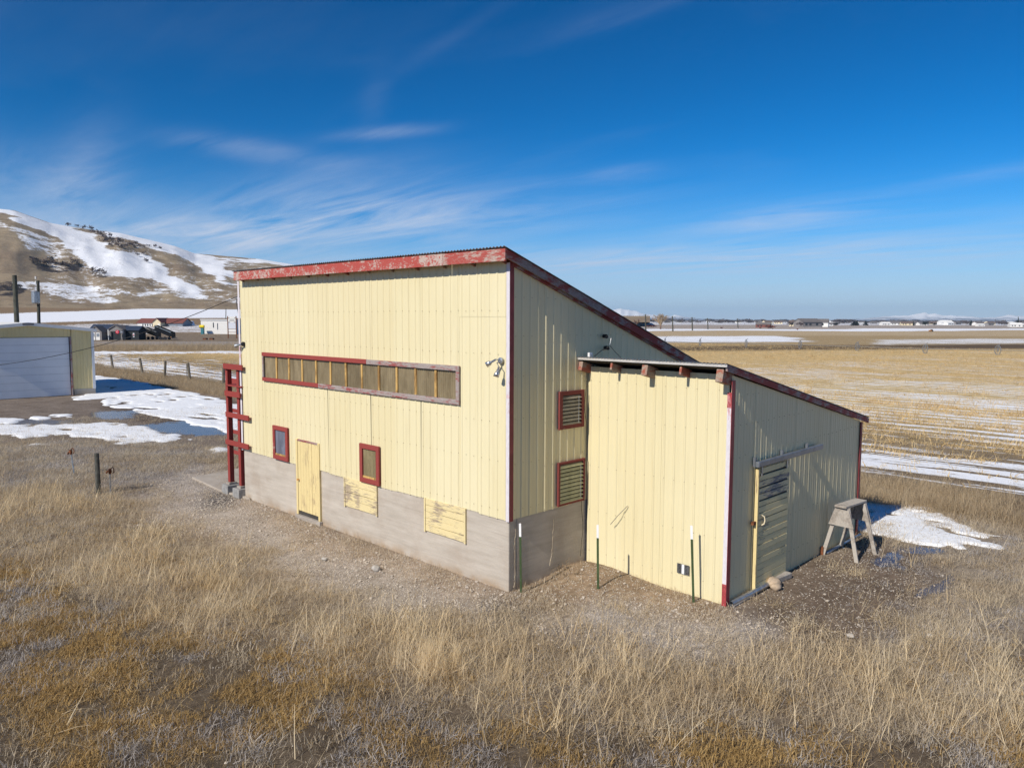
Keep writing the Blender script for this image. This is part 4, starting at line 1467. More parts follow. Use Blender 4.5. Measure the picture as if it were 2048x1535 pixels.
# screened vent low on the sunny wall
vn = bpy.data.objects.new('vent', None)
COL.objects.link(vn)
vn.parent = shed
va, vb = on_y(1357, 1124, SY), on_y(1380, 1149, SY)
vx0, vx1, vz0, vz1 = va[0], vb[0], vb[2], va[2]
MB().box(vx0, vx1, SY - 0.037, SY - 0.033, vz0, vz1).build('opening', 'mesh_dark', vn)
b = MB()
for i in range(9):
    x = vx0 + (vx1 - vx0) * i / 8
    b.box(x - 0.003, x + 0.003, SY - 0.043, SY - 0.038, vz0, vz1)
for i in range(8):
    z = vz0 + (vz1 - vz0) * i / 7
    b.box(vx0, vx1, SY - 0.0475, SY - 0.0435, z - 0.003, z + 0.003)
tag(b.build('screen', 'galvanized', vn), kind='stuff')
MB().box((vx0 + vx1) / 2 - 0.025, (vx0 + vx1) / 2 + 0.03, SY - 0.052, SY - 0.048, vz0, vz1).build('mullion', 'white_paint', vn)

# wire loop hooked on the shed wall
p0, p1 = on_y(1254, 1012, SY - 0.06), on_y(1221, 1048, SY - 0.16)
b = MB()
b.tube([(p0[0], SY - 0.036, p0[2]), tuple(p0), tuple((p0 + p1) / 2 + np.array([0, -0.03, 0])), tuple(p1)], 0.007, 6)
tag(b.build('wire_hook', 'wire_grey'), 'thin bent wire sticking out of the sunny shed wall above the steel posts', 'wire')

# ------------------------------------------------------------------ lamps, fittings and cables on the walls
def lamp_head(b, a, d, ln, r0, r1):
    a, d = Vector(a), Vector(d).normalized()
    b.tube([a, a + d * ln * 0.45, a + d * ln * 0.62, a + d * ln], [r0, r0, r1 * 0.8, r1], 14)


fl = thing('floodlight', 'twin-headed bare metal floodlight on the sunlit barn wall near the front corner', 'light')
q = on_y(1002, 721, -0.05)
b = MB()
b.tube([(q[0], -0.034, q[2]), (q[0], -0.075, q[2]), (q[0], -0.085, q[2])], [0.062, 0.062, 0.03], 16)
b.build('junction_box', 'galvanized', fl, smooth=False)
h1, h2 = on_y(991, 719, -0.20), on_y(998, 733, -0.17)
b = MB()
b.tube([(q[0], -0.085, q[2] + 0.01), (q[0] - 0.05, -0.15, q[2] + 0.03), tuple(h1)], 0.009, 8)
b.tube([(q[0], -0.085, q[2] - 0.01), (q[0] - 0.03, -0.13, q[2] - 0.04), tuple(h2)], 0.009, 8)
b.build('arm', 'galvanized', fl)
for hp, dd in ((h1, (-0.75, -0.45, -0.5)), (h2, (-0.12, -0.3, -1.0))):
    b = MB()
    lamp_head(b, hp, dd, 0.20, 0.022, 0.058)
    b.build('lamp_head', 'bright_steel', fl, smooth=True)
f2 = thing('wall_lamp', 'small black lamp on the far upper edge of the barn front', 'light')
q = on_y(487, 688, -0.05)
b = MB()
b.tube([(q[0], -0.034, q[2]), (q[0], -0.09, q[2])], [0.07, 0.06], 12)
b.build('junction_box', 'black_steel', f2)
b = MB()
lamp_head(b, (q[0] - 0.02, -0.10, q[2]), (-0.9, -0.4, -0.25), 0.22, 0.025, 0.06)
b.build('lamp_head', 'galvanized', f2)

ce = thing('cable_entry', 'pair of black cable fittings with looping wires on the barn wall above the shed roof', 'fitting')
q1, q2 = on_x(1208, 672, 0.05), on_x(1211, 695, 0.05)
for qq in (q1, q2):
    b = MB()
    b.tube([(0.033, qq[1], qq[2]), (0.11, qq[1], qq[2]), (0.15, qq[1] - 0.03, qq[2] - 0.02)], [0.04, 0.045, 0.03], 10)
    b.build('fitting', 'black_steel', ce)
j = on_x(1219, 690, 0.2)
b = MB()
b.tube([(0.14, q1[1], q1[2]), (0.20, (q1[1] + j[1]) / 2 + 0.05, (q1[2] + j[2]) / 2 + 0.05), tuple(j)], 0.010, 6)
b.build('wire', 'bright_steel', ce)
e1 = on_x(1238, 713, 0.35)
e2 = on_x(1193, 712, 0.2)
b = MB()
b.tube([tuple(j), (0.30, (e1[1] + j[1]) / 2, (e1[2] + j[2]) / 2 - 0.02), (0.4, e1[1], e1[2] - 0.02)], 0.008, 6)
b.tube([tuple(q2 + np.array([0.08, 0, 0])), (0.15, (q2[1] + e2[1]) / 2, e2[2] + 0.12), (0.15, e2[1], e2[2])], 0.008, 6)
b.build('cable', 'cable_black', ce)
jb = thing('junction_box', 'small white box on the front edge of the shed roof against the barn', 'box')
q = on_x(1180, 704, 0.14)
MB().box(0.12, 0.17, q[1] - 0.05, q[1] + 0.05, shed_roof_z(q[1]) + 0.045, shed_roof_z(q[1]) + 0.17).build('box', 'white_paint', jb)
MB().box(0.171, 0.178, q[1] - 0.03, q[1] + 0.03, shed_roof_z(q[1]) + 0.08, shed_roof_z(q[1]) + 0.13).build('cover', 'galvanized', jb)
# cable dropping down the inside corner
b = MB()
pts = []
for i in range(26):
    z = 4.0 - i * 0.15
    y_ = 2.27 - 0.05 * math.sin(i * 0.5) - (0.05 if z < 2.5 else 0) - max(0, (2.0 - z)) * 0.06
    pts.append((0.050 + 0.01 * math.sin(i * 1.3), y_, z))
b.tube(pts, 0.005, 5)
tag(b.build('loose_cable', 'cable_black'), 'thin dark cable hanging down the inside corner of barn and shed', 'cable')
for (x_, y_, zt, zb, seed, lab) in ((0.0, 0.20, 1.36, 0.05, 3, 'pale root-like vine climbing the concrete beside the barn corner'), (0.0, 1.30, 1.20, 0.22, 8, 'short root-like vine on the shaded concrete below the vents')):
    rr = random.Random(seed)
    b = MB()
    pts = []
    z, yv = zt, y_
    while z > zb:
        pts.append((0.011, yv, z))
        yv += rr.uniform(-0.022, 0.018)
        z -= 0.05
    b.tube(pts, [0.004 + 0.004 * i / len(pts) for i in range(len(pts))], 5)
    for k in range(3, len(pts) - 2, 4):
        p = pts[k]
        b.tube([p, (0.012, p[1] + rr.uniform(-0.07, 0.07), p[2] + rr.uniform(-0.02, 0.07))], [0.004, 0.002], 4)
    tag(b.build('crack_line', 'crack'), lab, 'crack')  # thin tubes stand for the root-like pale cracks in the concrete

# overhead service cable from the left, and its short drop
hook = at_dist(472, 594, 25.2)
far_ = at_dist(-160, 740, 32.0)
b = MB()
pts = []
for i in range(31):
    k = i / 30
    p = far_ * (1 - k) + hook * k
    p[2] -= 0.55 * 4 * k * (1 - k)
    pts.append(tuple(p))
b.tube(pts, 0.011, 6)
tag(b.build('overhead_cable', 'cable_black'), 'black overhead power cable sagging past the garage to the barn', 'cable')
b = MB()
b.tube([tuple(hook), tuple(on_y(474, 612, 0.35)), tuple(on_y(478, 634, 0.15))], 0.010, 6)
b.tube([tuple(hook), (BL - 0.03, hook[1] + 0.05, hook[2] - 0.02)], 0.012, 6)
tag(b.build('service_drop', 'cable_black'), 'short cable dropping from the insulator to the barn end wall', 'cable')

# ------------------------------------------------------------------ red timber stand at the barn's far corner
fr = thing('timber_stand', 'red painted timber stand with cross rails at the far corner of the barn', 'timber stand')
FYY = -0.115
pa, pb = (-12.28, 0.02), (-11.16, 0.02)


def zy(px, py, y=FYY): return on_y(px, py, y)


ptop = zy(458, 733)[2]
for (x, y) in ((zy(459, 850, 0.0)[0], 0.0), (zy(481, 850, 0.0)[0], 0.0)):
    MB().box(x - 0.07, x + 0.07, y - 0.06, y + 0.08, 0.34, ptop).build('post', 'red_frame', fr, bevel=0.006)
for x in (zy(459, 850, 0)[0], zy(481, 850, 0)[0] - 0.02):
    MB().box(x - 0.06, x + 0.06, 1.0, 1.12, 0.05, ptop).build('post', 'red_frame', fr, bevel=0.006)


def rail(a, b_, h, y=FYY):
    p, q = zy(*a, y), zy(*b_, y)
    zc = (p[2] + q[2]) / 2
    MB().box(p[0], q[0], y - 0.02, y + 0.02, zc - h / 2, zc + h / 2).build('rail', 'red_frame', fr, bevel=0.005)


rail((447, 731), (484.5, 736), 0.16)
rail((450, 786), (480, 790), 0.16)
rail((452, 828), (497.5, 836), 0.15)
rail((452, 883), (497.5, 893), 0.15)
for (a, b_, h) in (((452, 762), (479, 764), 0.22), ((462, 819), (479, 823), 0.12), ((464, 862), (478, 865), 0.12), ((465, 903), (478, 905), 0.12)):
    rail(a, b_, h, 0.98)
for z in (zy(458, 733)[2] - 0.02, zy(452, 770)[2]):
    MB().box(zy(452, 770)[0] - 0.1, zy(480, 770)[0], -0.09, 1.1, z - 0.02, z + 0.02).build('shelf', 'red_frame', fr)
for k, (x, lab) in enumerate(((zy(459, 850, 0)[0], 'concrete block under the outer post of the red timber stand'), (zy(481, 850, 0)[0], 'concrete block under the red post beside the barn wall'))):
    c_ = thing('concrete_block', lab, 'concrete block', (x, 0.01, 0), 'blocks under the red stand')
    b = MB()
    b.box(-0.20, 0.20, -0.22, 0.22, -0.03, 0.27)
    b.build('block', 'block_concrete', c_, bevel=0.012)
    MB().box(-0.12, 0.12, -0.12, 0.12, 0.272, 0.337).build('wood_pad', 'grey_wood', c_, bevel=0.005)
b = MB()
sl = [on_ground(x, y)[:2] for x, y in ((384, 957), (455, 943), (500, 935), (500, 1000), (445, 985))]
b.prism([tuple(p) for p in sl], 'z', -0.1, 0.06)
tag(b.build('concrete_slab', 'slab_concrete', bevel=0.01), kind='structure')

# ------------------------------------------------------------------ steel posts by the wall
def t_post(loc, h, lean, label):
    r = thing('fence_post', label, 'post', loc, 'green steel posts by the walls')
    r.rotation_euler = (lean[1], lean[0], R(20))
    cut = h - 0.26
    for (z0_, z1_, mat, nm) in ((-0.3, cut, 'post_green', 'shaft'), (cut + 0.001, h, 'white_paint', 'tip')):
        b = MB()
        b.box(-0.022, 0.022, -0.004, 0.003, z0_, z1_)
        b.box(-0.004, 0.004, 0.0035, 0.030, z0_, z1_)
        if nm == 'shaft':
            z = 0.1
            while z < cut:
                b.box(-0.005, 0.005, -0.011, -0.0045, z, z + 0.02)
                z += 0.055
        b.build(nm, mat, r)


p = on_ground(1042, 1185); t_post((p[0], p[1], 0), 1.37, (-0.020, 0), 'green steel post with a white tip in front of the concrete barn base')
p = on_ground(1196, 1183); t_post((p[0], p[1], 0.05), 1.28, (-0.020, 0), 'green steel post with a white tip at the dirt bank, between its two fellows')
p = on_ground(1387, 1206); t_post((p[0], p[1], 0), 1.48, (-0.050, 0), 'leaning green steel post casting its shadow on the shed wall by the vent')

# ------------------------------------------------------------------ wooden post and hydrants in the dead grass
p = on_ground(197, 990)
b = MB()
b.tube([(p[0], p[1], -0.2), (p[0] + 0.01, p[1], 0.6), (p[0] - 0.01, p[1], 1.27)], [0.075, 0.07, 0.068], 12)
tag(b.build('wooden_post', 'dark_post', bevel=0.008), 'dark weathered wooden post standing alone in the dead grass', 'post')


def hydrant(px, py, top, label, tilt):
    p = on_ground(px, py)
    h = thing('yard_hydrant', label, 'hydrant', tuple(p))
    h.rotation_euler = (0, tilt, R(30))
    MB().tube([(0, 0, -0.2), (0, 0, top - 0.15)], 0.020, 10).build('pipe', 'galvanized', h)
    b = MB()
    b.tube([(0, 0, top - 0.16), (0, 0, top - 0.08), (0, 0, top)], [0.035, 0.05, 0.04], 10)
    b.tube([(0, 0, top - 0.07), (-0.09, 0, top - 0.08), (-0.13, 0, top - 0.14)], [0.03, 0.025, 0.028], 8)
    b.build('head', 'rust', h)
    b = MB()
    b.tube([(0.02, 0, top - 0.02), (0.09, 0, top + 0.05), (0.14, 0, top + 0.01), (0.14, 0, top - 0.08), (0.10, 0, top - 0.14)], 0.014, 8)
    b.build('handle', 'rust', h)


hydrant(221, 985, 0.42 + 0.32, 'rusty yard hydrant next to the dark wooden post', 0.02)
hydrant(149, 952, 0.90, 'rusty leaning yard hydrant standing apart in the grey grass', -0.13)

# ------------------------------------------------------------------ sawhorse
sh = thing('sawhorse', 'weathered grey wooden sawhorse standing on the mud beside the shed', 'sawhorse')
tz = 1.20
mid_f = np.array([3.79, 6.70, tz])
mid_b = np.array([3.86, 7.42, tz])
ux = np.array([1.0, -0.08, 0])
tops = [mid_f - ux * 0.11, mid_f + ux * 0.11, mid_b - ux * 0.11, mid_b + ux * 0.11]
feet = [np.array([3.39, 6.66, 0]), np.array([4.17, 6.60, 0]), np.array([3.46, 7.52, 0]), np.array([4.27, 7.46, 0])]
for f_, t_ in zip(feet, tops):
    b = MB()
    b.bar((f_[0], f_[1], -0.03), (t_[0], t_[1], tz - 0.045), 0.085, 0.045, (0, 1, 0))
    b.build('leg', 'grey_wood', sh, bevel=0.005)
b = MB()
b.bar(tuple(mid_f + np.array([-0.01, -0.14, tz - mid_f[2]])), tuple(mid_b + np.array([0.01, 0.12, tz - mid_b[2]])), 0.27, 0.05)
b.build('top_board', 'grey_wood', sh, bevel=0.006)
for mm, sgn in ((mid_f, -1), (mid_b, 1)):
    b = MB()
    y_ = mm[1] + sgn * 0.07
    b.prism([(mm[0] - 0.14, tz - 0.03), (mm[0] + 0.14, tz - 0.03), (mm[0] + 0.27, tz - 0.46), (mm[0] - 0.28, tz - 0.44)], 'y', y_ - 0.012, y_ + 0.012)
    b.build('gusset', 'grey_wood', sh, bevel=0.003)

# ------------------------------------------------------------------ pipe, wood and stone at the foot of the sliding door
a_, b_ = on_ground(1462, 1207, 0.06), on_ground(1545, 1163, 0.07)
b = MB()
b.tube([tuple(a_), tuple(b_)], 0.05, 14, cap=False)
b.tube([tuple(b_), tuple(a_)], 0.044, 14, cap=False)
tag(b.build('steel_pipe', 'galvanized', smooth=True), 'length of grey steel pipe lying along the foot of the sliding door', 'pipe')
a2_, b2_ = on_ground(1540, 1160, 0.06), on_ground(1577, 1152, 0.06)
b = MB()
b.bar(tuple(on_ground(1543, 1162, 0.06)), tuple(on_ground(1578, 1148, 0.07)), 0.15, 0.12)
tag(b.build('timber_block', 'grey_wood', bevel=0.015), 'short grey timber block past the end of the steel pipe', 'timber')
q = on_ground(1548, 1163, 0.1)
b = MB()
b.blob((q[0], q[1], 0.09), 0.14, 5, 0.16, 2, (1.0, 1.2, 0.75))
b.blob((q[0] + 0.1, q[1] - 0.13, 0.06), 0.10, 9, 0.2, 2, (1.1, 1, 0.8))
tag(b.build('stone', 'boulder', smooth=True), 'tan rough stone leaning on the pipe by the sliding door', 'stone')
b = MB()
b.bar(tuple(on_ground(1466, 1212, 0.02)), tuple(on_ground(1508, 1188, 0.03)), 0.05, 0.035)
tag(b.build('wood_scrap', 'grey_wood', bevel=0.004), 'splintered wood scrap on the mud under the pipe', 'wood scrap')
b = MB()
b.tube([(SX + 0.12, 6.74, 0.05), (SX + 0.14, 8.75, 0.06)], 0.035, 12)
tag(b.build('metal_pipe', 'galvanized', smooth=True), 'thin grey pipe along the foot of the shed behind the sawhorse', 'pipe')
for (px, py, r, seed, lab) in ((752, 1140, 0.10, 2, 'larger pale stone on the gravel in front of the barn'), (649, 1120, 0.07, 4, 'smaller pale stone on the gravel towards the barn door'),
                               (1701, 1273, 0.06, 6, 'flat pale stone on the dark mud beside the shed'), (1859, 1272, 0.05, 7, 'white stone in the grass beyond the dark mud')):
    q = on_ground(px, py)
    b = MB()
    b.blob((q[0], q[1], r * 0.4), r, seed, 0.2, 2, (1.1, 0.9, 0.65))
    tag(b.build('stone', 'stone', smooth=True), lab, 'stone', 'pale stones on the ground')

# ------------------------------------------------------------------ garage on the left
GX = -46.9
ga = thing('garage', 'low yellow metal garage with a large white door, in its own shade', 'garage')
GY0, GY1, GYR, GE, GR = -1.2, 6.8, 2.95, 4.45, 4.86
b = MB()
b.prism([(GY0 + 0.05, 0), (GY1 - 0.05, 0), (GY1 - 0.05, GE - 0.1), (GYR, GR - 0.1), (GY0 + 0.05, GE - 0.1)], 'x', GX - 11.95, GX - 0.28)
b.build('wall_frame', 'garage_siding', ga)
MB().box(GX - 12, GX + 0.01, GY1 - 0.12, GY1 + 0.012, -0.2, 0.42).build('foundation', 'concrete', ga)
MB().box(GX - 0.13, GX + 0.012, 5.50, GY1 - 0.122, -0.2, 0.42).build('foundation', 'concrete', ga)
DO = (-0.4, 5.42, 3.98)


def gz(y): return GR - (GR - GE) * abs(y - GYR) / (GY1 - GYR) - 0.05


y = GY0
while y < GY1 - 0.02:
    y1 = min(y + 0.9158, GY1)
    z0 = 0.42 if (y >= DO[1] - 0.05 or y1 <= DO[0]) else DO[2]
    if y < DO[1] < y1:
        siding_panel(ga, 'x', y, DO[1], DO[2], gz, GX - 0.02, "garage_siding")
        siding_panel(ga, 'x', DO[1] + 0.04, y1 - 0.004, 0.40, gz, GX - 0.02, "garage_siding")
    else:
        siding_panel(ga, 'x', y, y1 - 0.004, z0, gz, GX - 0.02, "garage_siding")
    y = y1
for i in range(13):
    MB().box(GX - 0.4 - 0.89 * (i + 1), GX - 0.404 - 0.89 * i + 0.3 * 0, GY1 + 0.0, GY1 + 0.02, 0.42, GE - 0.1).build('siding_panel', 'garage_siding', ga)
MB().box(GX - 0.40, GX + 0.004, GY1 - 0.02, GY1 + 0.03, 0.4, GE - 0.05).build('corner_trim', 'white_paint', ga)
MB().box(GX + 0.005, GX + 0.03, GY1 - 0.14, GY1 + 0.03, 0.4, GE - 0.05).build('corner_trim', 'white_paint', ga)
gd = bpy.data.objects.new('garage_door', None)
COL.objects.link(gd)
gd.parent = ga
for i in range(8):
    z0 = 0.03 + i * (DO[2] - 0.05) / 8
    b = MB()
    b.box(GX - 0.17, GX - 0.12, DO[0], DO[1] - 0.1, z0, z0 + (DO[2] - 0.05) / 8 - 0.008)
    b.build('door_panel', 'garage_door_paint', gd, bevel=0.008)
MB().box(GX - 0.20, GX + 0.02, DO[1] - 0.06, DO[1] + 0.03, 0.0, DO[2]).build('door_jamb', 'worn_trim', ga)
MB().box(GX - 0.20, GX - 0.171, DO[0], DO[1] - 0.06, 0.0, DO[2]).build('backing', 'dark_under', ga)
for (ya, yb_, za, zb_) in ((GY0 - 0.2, GYR, GE - 0.03, GR), (GYR, GY1 + 0.2, GR, GE - 0.03)):
    b = MB()
    b.hexa([(GX - 12.1, ya, za), (GX + 0.10, ya, za), (GX + 0.10, yb_, zb_), (GX - 12.1, yb_, zb_), (GX - 12.1, ya, za + 0.07), (GX + 0.10, ya, za + 0.07), (GX + 0.10, yb_, zb_ + 0.07), (GX - 12.1, yb_, zb_ + 0.07)])
    b.build('roof_sheet', 'white_wall', ga)
    b = MB()
    b.hexa([(GX + 0.101, ya, za - 0.13), (GX + 0.13, ya, za - 0.13), (GX + 0.13, yb_, zb_ - 0.13), (GX + 0.101, yb_, zb_ - 0.13), (GX + 0.101, ya, za + 0.08), (GX + 0.13, ya, za + 0.08), (GX + 0.13, yb_, zb_ + 0.08), (GX + 0.101, yb_, zb_ + 0.08)])
    b.build('fascia', 'white_wall', ga)
MB().box(GX + 0.131, GX + 0.15, GYR - 0.32, GYR + 0.32, GR - 0.10, GR + 0.04).build('ridge_vent', 'shed_grey', ga)

# ------------------------------------------------------------------ poles
def utility_pole(px, py_base_dist, top_px, r, label, transformer=False, group=None, arm=0.0):
    dist = py_base_dist
    p = at_dist(px, 700, dist)
    x, y = p[0], p[1]
    zg = float(terrain(x, y))
    top = at_dist(top_px[0], top_px[1], dist)
    o = thing('utility_pole', label, 'utility pole', (x, y, zg), group)
    b = MB()
    b.tube([(0, 0, -0.5), (top[0] - x, top[1] - y, top[2] - zg)], [r * 1.15, r * 0.85], 10)
    b.build('pole', 'pole_wood', o)
    if transformer:
        tx = (top[0] - x, top[1] - y, top[2] - zg)
        f = 0.45
        b = MB()
        q = at_dist(71, 591, dist) - np.array([x, y, zg])
        b.tube([(q[0], q[1], q[2] - 0.8), (q[0], q[1], q[2] - 0.7), (q[0], q[1], q[2] + 0.35), (q[0], q[1], q[2] + 0.45)], [0.3, 0.36, 0.36, 0.25], 12)
        b.build('transformer', 'galvanized', o)
        for dz in (1.6, 1.15):
            b = MB()
            q2 = at_dist(73, 591, dist) - np.array([x, y, zg])
            b.tube([(q2[0], q2[1], q2[2] + dz), (q2[0], q2[1], q2[2] + dz + 0.28)], 0.07, 8)
            b.build('insulator', 'white_wall', o)
    if arm:
        b = MB()
        d = RT * arm
        b.bar((-d[0], -d[1], top[2] - zg - 0.5), (d[0], d[1], top[2] - zg - 0.5), 0.15, 0.15)
        b.build('cross_arm', 'pole_wood', o)
    return o


utility_pole(36, 62, (29, 550), 0.17, 'thick bare wooden pole rising behind the garage roof')
utility_pole(77.5, 88, (76, 561), 0.16, 'thinner wooden utility pole with a transformer behind the garage', True)
for i, (px, ty, dist, lab) in enumerate(((1291, 628, 330, 'thin utility pole by the bare trees at the field edge'), (1345, 632, 345, 'thin utility pole just beyond the large bare tree'), (1384, 634, 380, 'third thin pole of the line crossing the fields'),
                                    (1415, 636, 430, 'fourth thin pole of the line crossing the fields'), (1475, 638, 500, 'farthest thin pole of the line, in front of the town'))):
    utility_pole(px, dist, (px, ty), 0.28, lab, group='poles across the fields', arm=1.2)

# ------------------------------------------------------------------ wire fence along the field
fe = thing('wire_fence', 'old wire fence of leaning wooden posts along the weedy edge of the corn field', 'fence')
tops = [((200, 718), 0.0), ((252, 727), 0), ((290, 735), 0), ((345, 737), 0), ((390, 744), 0)]
lean = {0: (-0.35, 0.05), 1: (-0.38, 0), 2: (-0.42, 0.0), 3: (0.25, 0), 4: (-0.24, 0)}
prevp = None
wires = []
fx = [-80.0, -70.5, -62.5, -57.5, -52.5]
for i, x in enumerate(fx + [-46, -40, -34, -28, -22, -16, -10, -4]):
    y = 15.6 + random.uniform(-0.2, 0.2)
    zg = float(terrain(x, y))
    lx, ly = lean.get(i, (random.uniform(-0.1, 0.1), random.uniform(-0.1, 0.1)))
    b = MB()
    hgt_ = 1.55
    b.tube([(x, y, zg - 0.3), (x + lx * hgt_, y + ly * hgt_, zg + hgt_)], [0.12, 0.11], 8)
    b.build('post', 'fence_wood', fe)
    wires.append((x + lx * 0.9, y, zg + 0.9))
for x in (5.6, 10.0, -53.7):
    y = 15.9
    b = MB()
    b.box(x - 0.025, x + 0.025, y - 0.02, y + 0.02, -0.3, 1.45)
    b.build('steel_stake', 'dark_post', fe)
for dz in (0.0, -0.45):
    b = MB()
    b.tube([(p[0], p[1], p[2] + dz) for p in wires] + [(5.6, 15.9, 0.9 + dz), (10.0, 15.9, 0.9 + dz)], 0.006, 4)
    b.build('wire', 'wire_grey', fe)

# ------------------------------------------------------------------ wheel-line irrigation across the field
il = thing('irrigation_line', 'wheel-line irrigation pipe on spoked wheels standing across the stubble field', 'irrigation line')
wp = []
for (px, py) in ((1250, 688), (1330, 690), (1400, 692), (1492, 694), (1600, 697), (1714, 701), (1850, 706), (1995, 709), (2150, 713), (2330, 718)):
    wp.append(on_ground(px, py + 0.5))
dirw = (wp[-1] - wp[0]) / np.linalg.norm(wp[-1] - wp[0])
nrm = np.array([-dirw[1], dirw[0], 0])
b = MB()
b.tube([(p[0], p[1], 0.75) for p in wp], 0.06, 8)
b.build('pipe', 'wire_grey', il)
wm = MB()
for k in range(20):
    a0, a1 = 2 * math.pi * k / 20, 2 * math.pi * (k + 1) / 20
    wm.bar((0, math.cos(a0) * 0.72, math.sin(a0) * 0.72), (0, math.cos(a1) * 0.72, math.sin(a1) * 0.72), 0.12, 0.06, (1, 0, 0))
for k in range(8):
    a0 = 2 * math.pi * k / 8
    wm.bar((0, 0, 0), (0, math.cos(a0) * 0.7, math.sin(a0) * 0.7), 0.04, 0.04, (1, 0, 0))
wme = wm.mesh('wheel', 'galvanized')
for p in wp:
    link_mesh('wheel', wme, il, (p[0], p[1], 0.75), math.atan2(dirw[1], dirw[0]) + R(40))
    b = MB()
    b.tube([(p[0], p[1], 0.8), (p[0] + 0.05, p[1], 1.5), (p[0] + 0.35, p[1], 1.75)], 0.04, 6)
    b.build('sprinkler', 'galvanized', il)

# ------------------------------------------------------------------ buildings by the road
CAM_ANG = math.atan2(RT[1], RT[0])


def local_frame(px, dist, rz=0.0):
    p = at_dist(px, 660, dist)
    return (p[0], p[1], float(terrain(p[0], p[1]))), CAM_ANG + rz


def gable(parent, w, d, h, rh, wall, roof, axis='x', ov=0.3, name_w='wall', name_r='roof', off=(0, 0, 0)):
    """gable house; ridge along local x (axis 'x') or y"""
    b = MB()
    ox, oy, oz = off
    if axis == 'x':
        b.prism([(oy - d / 2, oz - 0.5), (oy + d / 2, oz - 0.5), (oy + d / 2, oz + h), (oy, oz + h + rh), (oy - d / 2, oz + h)], 'x', ox - w / 2, ox + w / 2)
    else:
        b.prism([(ox - w / 2, oz - 0.5), (ox + w / 2, oz - 0.5), (ox + w / 2, oz + h), (ox, oz + h + rh), (ox - w / 2, oz + h)], 'y', oy - d / 2, oy + d / 2)
    b.build(name_w, wall, parent)
    b = MB()
    hw = (d if axis == 'x' else w) / 2
    k = rh / hw
    for s in (-1, 1):
        e0, e1 = s * (hw + ov), 0
        z0, z1 = oz + h - ov * k, oz + h + rh
        if axis == 'x':
            b.hexa([(ox - w / 2 - ov, oy + e0, z0 + 0.02), (ox + w / 2 + ov, oy + e0, z0 + 0.02), (ox + w / 2 + ov, oy + e1, z1 + 0.02), (ox - w / 2 - ov, oy + e1, z1 + 0.02),
                    (ox - w / 2 - ov, oy + e0, z0 + 0.2), (ox + w / 2 + ov, oy + e0, z0 + 0.2), (ox + w / 2 + ov, oy + e1, z1 + 0.2), (ox - w / 2 - ov, oy + e1, z1 + 0.2)])
        else:
            b.hexa([(ox + e0, oy - d / 2 - ov, z0 + 0.02), (ox + e1, oy - d / 2 - ov, z1 + 0.02), (ox + e1, oy + d / 2 + ov, z1 + 0.02), (ox + e0, oy + d / 2 + ov, z0 + 0.02),
                    (ox + e0, oy - d / 2 - ov, z0 + 0.2), (ox + e1, oy - d / 2 - ov, z1 + 0.2), (ox + e1, oy + d / 2 + ov, z1 + 0.2), (ox + e0, oy + d / 2 + ov, z0 + 0.2)])
    b.build(name_r, roof, parent)


def m_per_px(px, dist):
    return float(np.linalg.norm(at_dist(px + 1, 660, dist) - at_dist(px, 660, dist)))


# sheds and trailers on the sales lot, just across the road (about 195 m)
D = 200.0
S = m_per_px(280, D)


def lot(px, dist=D, rz=0.0):
    loc, a = local_frame(px, dist, rz)
    return loc, a


def lot_z(px, py, dist, loc): return at_dist(px, py, dist)[2] - loc[2]


loc, a = lot(198)
o = thing('garden_shed', 'small grey display shed with double white-trimmed doors, beside the garage corner', 'garden shed', loc, 'display sheds by the road', a)
hz_ = lot_z(198, 664, D, loc); rz_ = lot_z(198, 653, D, loc)
gable(o, 26 * S, 3.0, hz_, rz_ - hz_, 'shed_grey', 'grey_roof', 'y', 0.15)
for s in (-1, 1):
    MB().box(s * 0.55 - 0.45, s * 0.55 + 0.45, -1.56, -1.505, 0.05, hz_ * 0.95).build('door', 'white_wall', o)
    MB().box(s * 0.55 - 0.32, s * 0.55 + 0.32, -1.59, -1.562, hz_ * 0.45, hz_ * 0.85).build('pane', 'grey_wall', o)
loc, a = lot(212, D + 5)
o = thing('garden_shed', 'long display shed with a dark navy roof behind the grey shed', 'garden shed', loc, 'display sheds by the road', a)
gable(o, 52 * S, 4, lot_z(212, 659, D + 5, loc), lot_z(212, 650, D + 5, loc) - lot_z(212, 659, D + 5, loc), 'shed_grey', 'navy_roof', 'x', 0.2)
loc, a = lot(238)
o = thing('garden_shed', 'grey gabled display shed with an open porch behind the round red sign', 'garden shed', loc, 'display sheds by the road', a)
hz_ = lot_z(238, 659, D, loc); rz_ = lot_z(238, 651, D, loc)
gable(o, 30 * S, 3.2, hz_, rz_ - hz_, 'shed_grey', 'grey_roof', 'y', 0.2)
MB().box(-13 * S, -11.5 * S, -2.4, -2.2, 0, hz_).build('porch_post', 'white_wall', o)
MB().box(-11 * S, 11 * S, -1.64, -1.605, 0.1, hz_ * 0.85).build('doorway', 'shed_dark', o)
loc, a = lot(250, D + 3)
o = thing('garden_shed', 'lime green display shed between the sign and the black shed', 'garden shed', loc, 'display sheds by the road', a)
hz_ = lot_z(252, 658, D + 3, loc); rz_ = lot_z(250, 652, D + 3, loc)
gable(o, 14 * S, 3.0, hz_, rz_ - hz_, 'shed_lime', 'navy_roof', 'y', 0.2)
loc, a = lot(270)
o = thing('garden_shed', 'black display shed with a navy roof next to the dump trailers', 'garden shed', loc, 'display sheds by the road', a)
hz_ = lot_z(270, 660, D, loc); rz_ = lot_z(270, 653, D, loc)
gable(o, 32 * S, 3.4, hz_, rz_ - hz_, 'shed_dark', 'navy_roof', 'x', 0.2)
MB().box(3 * S, 6.5 * S, -1.75, -1.705, hz_ * 0.30, hz_ * 0.72).build('notice', 'pale_print', o)
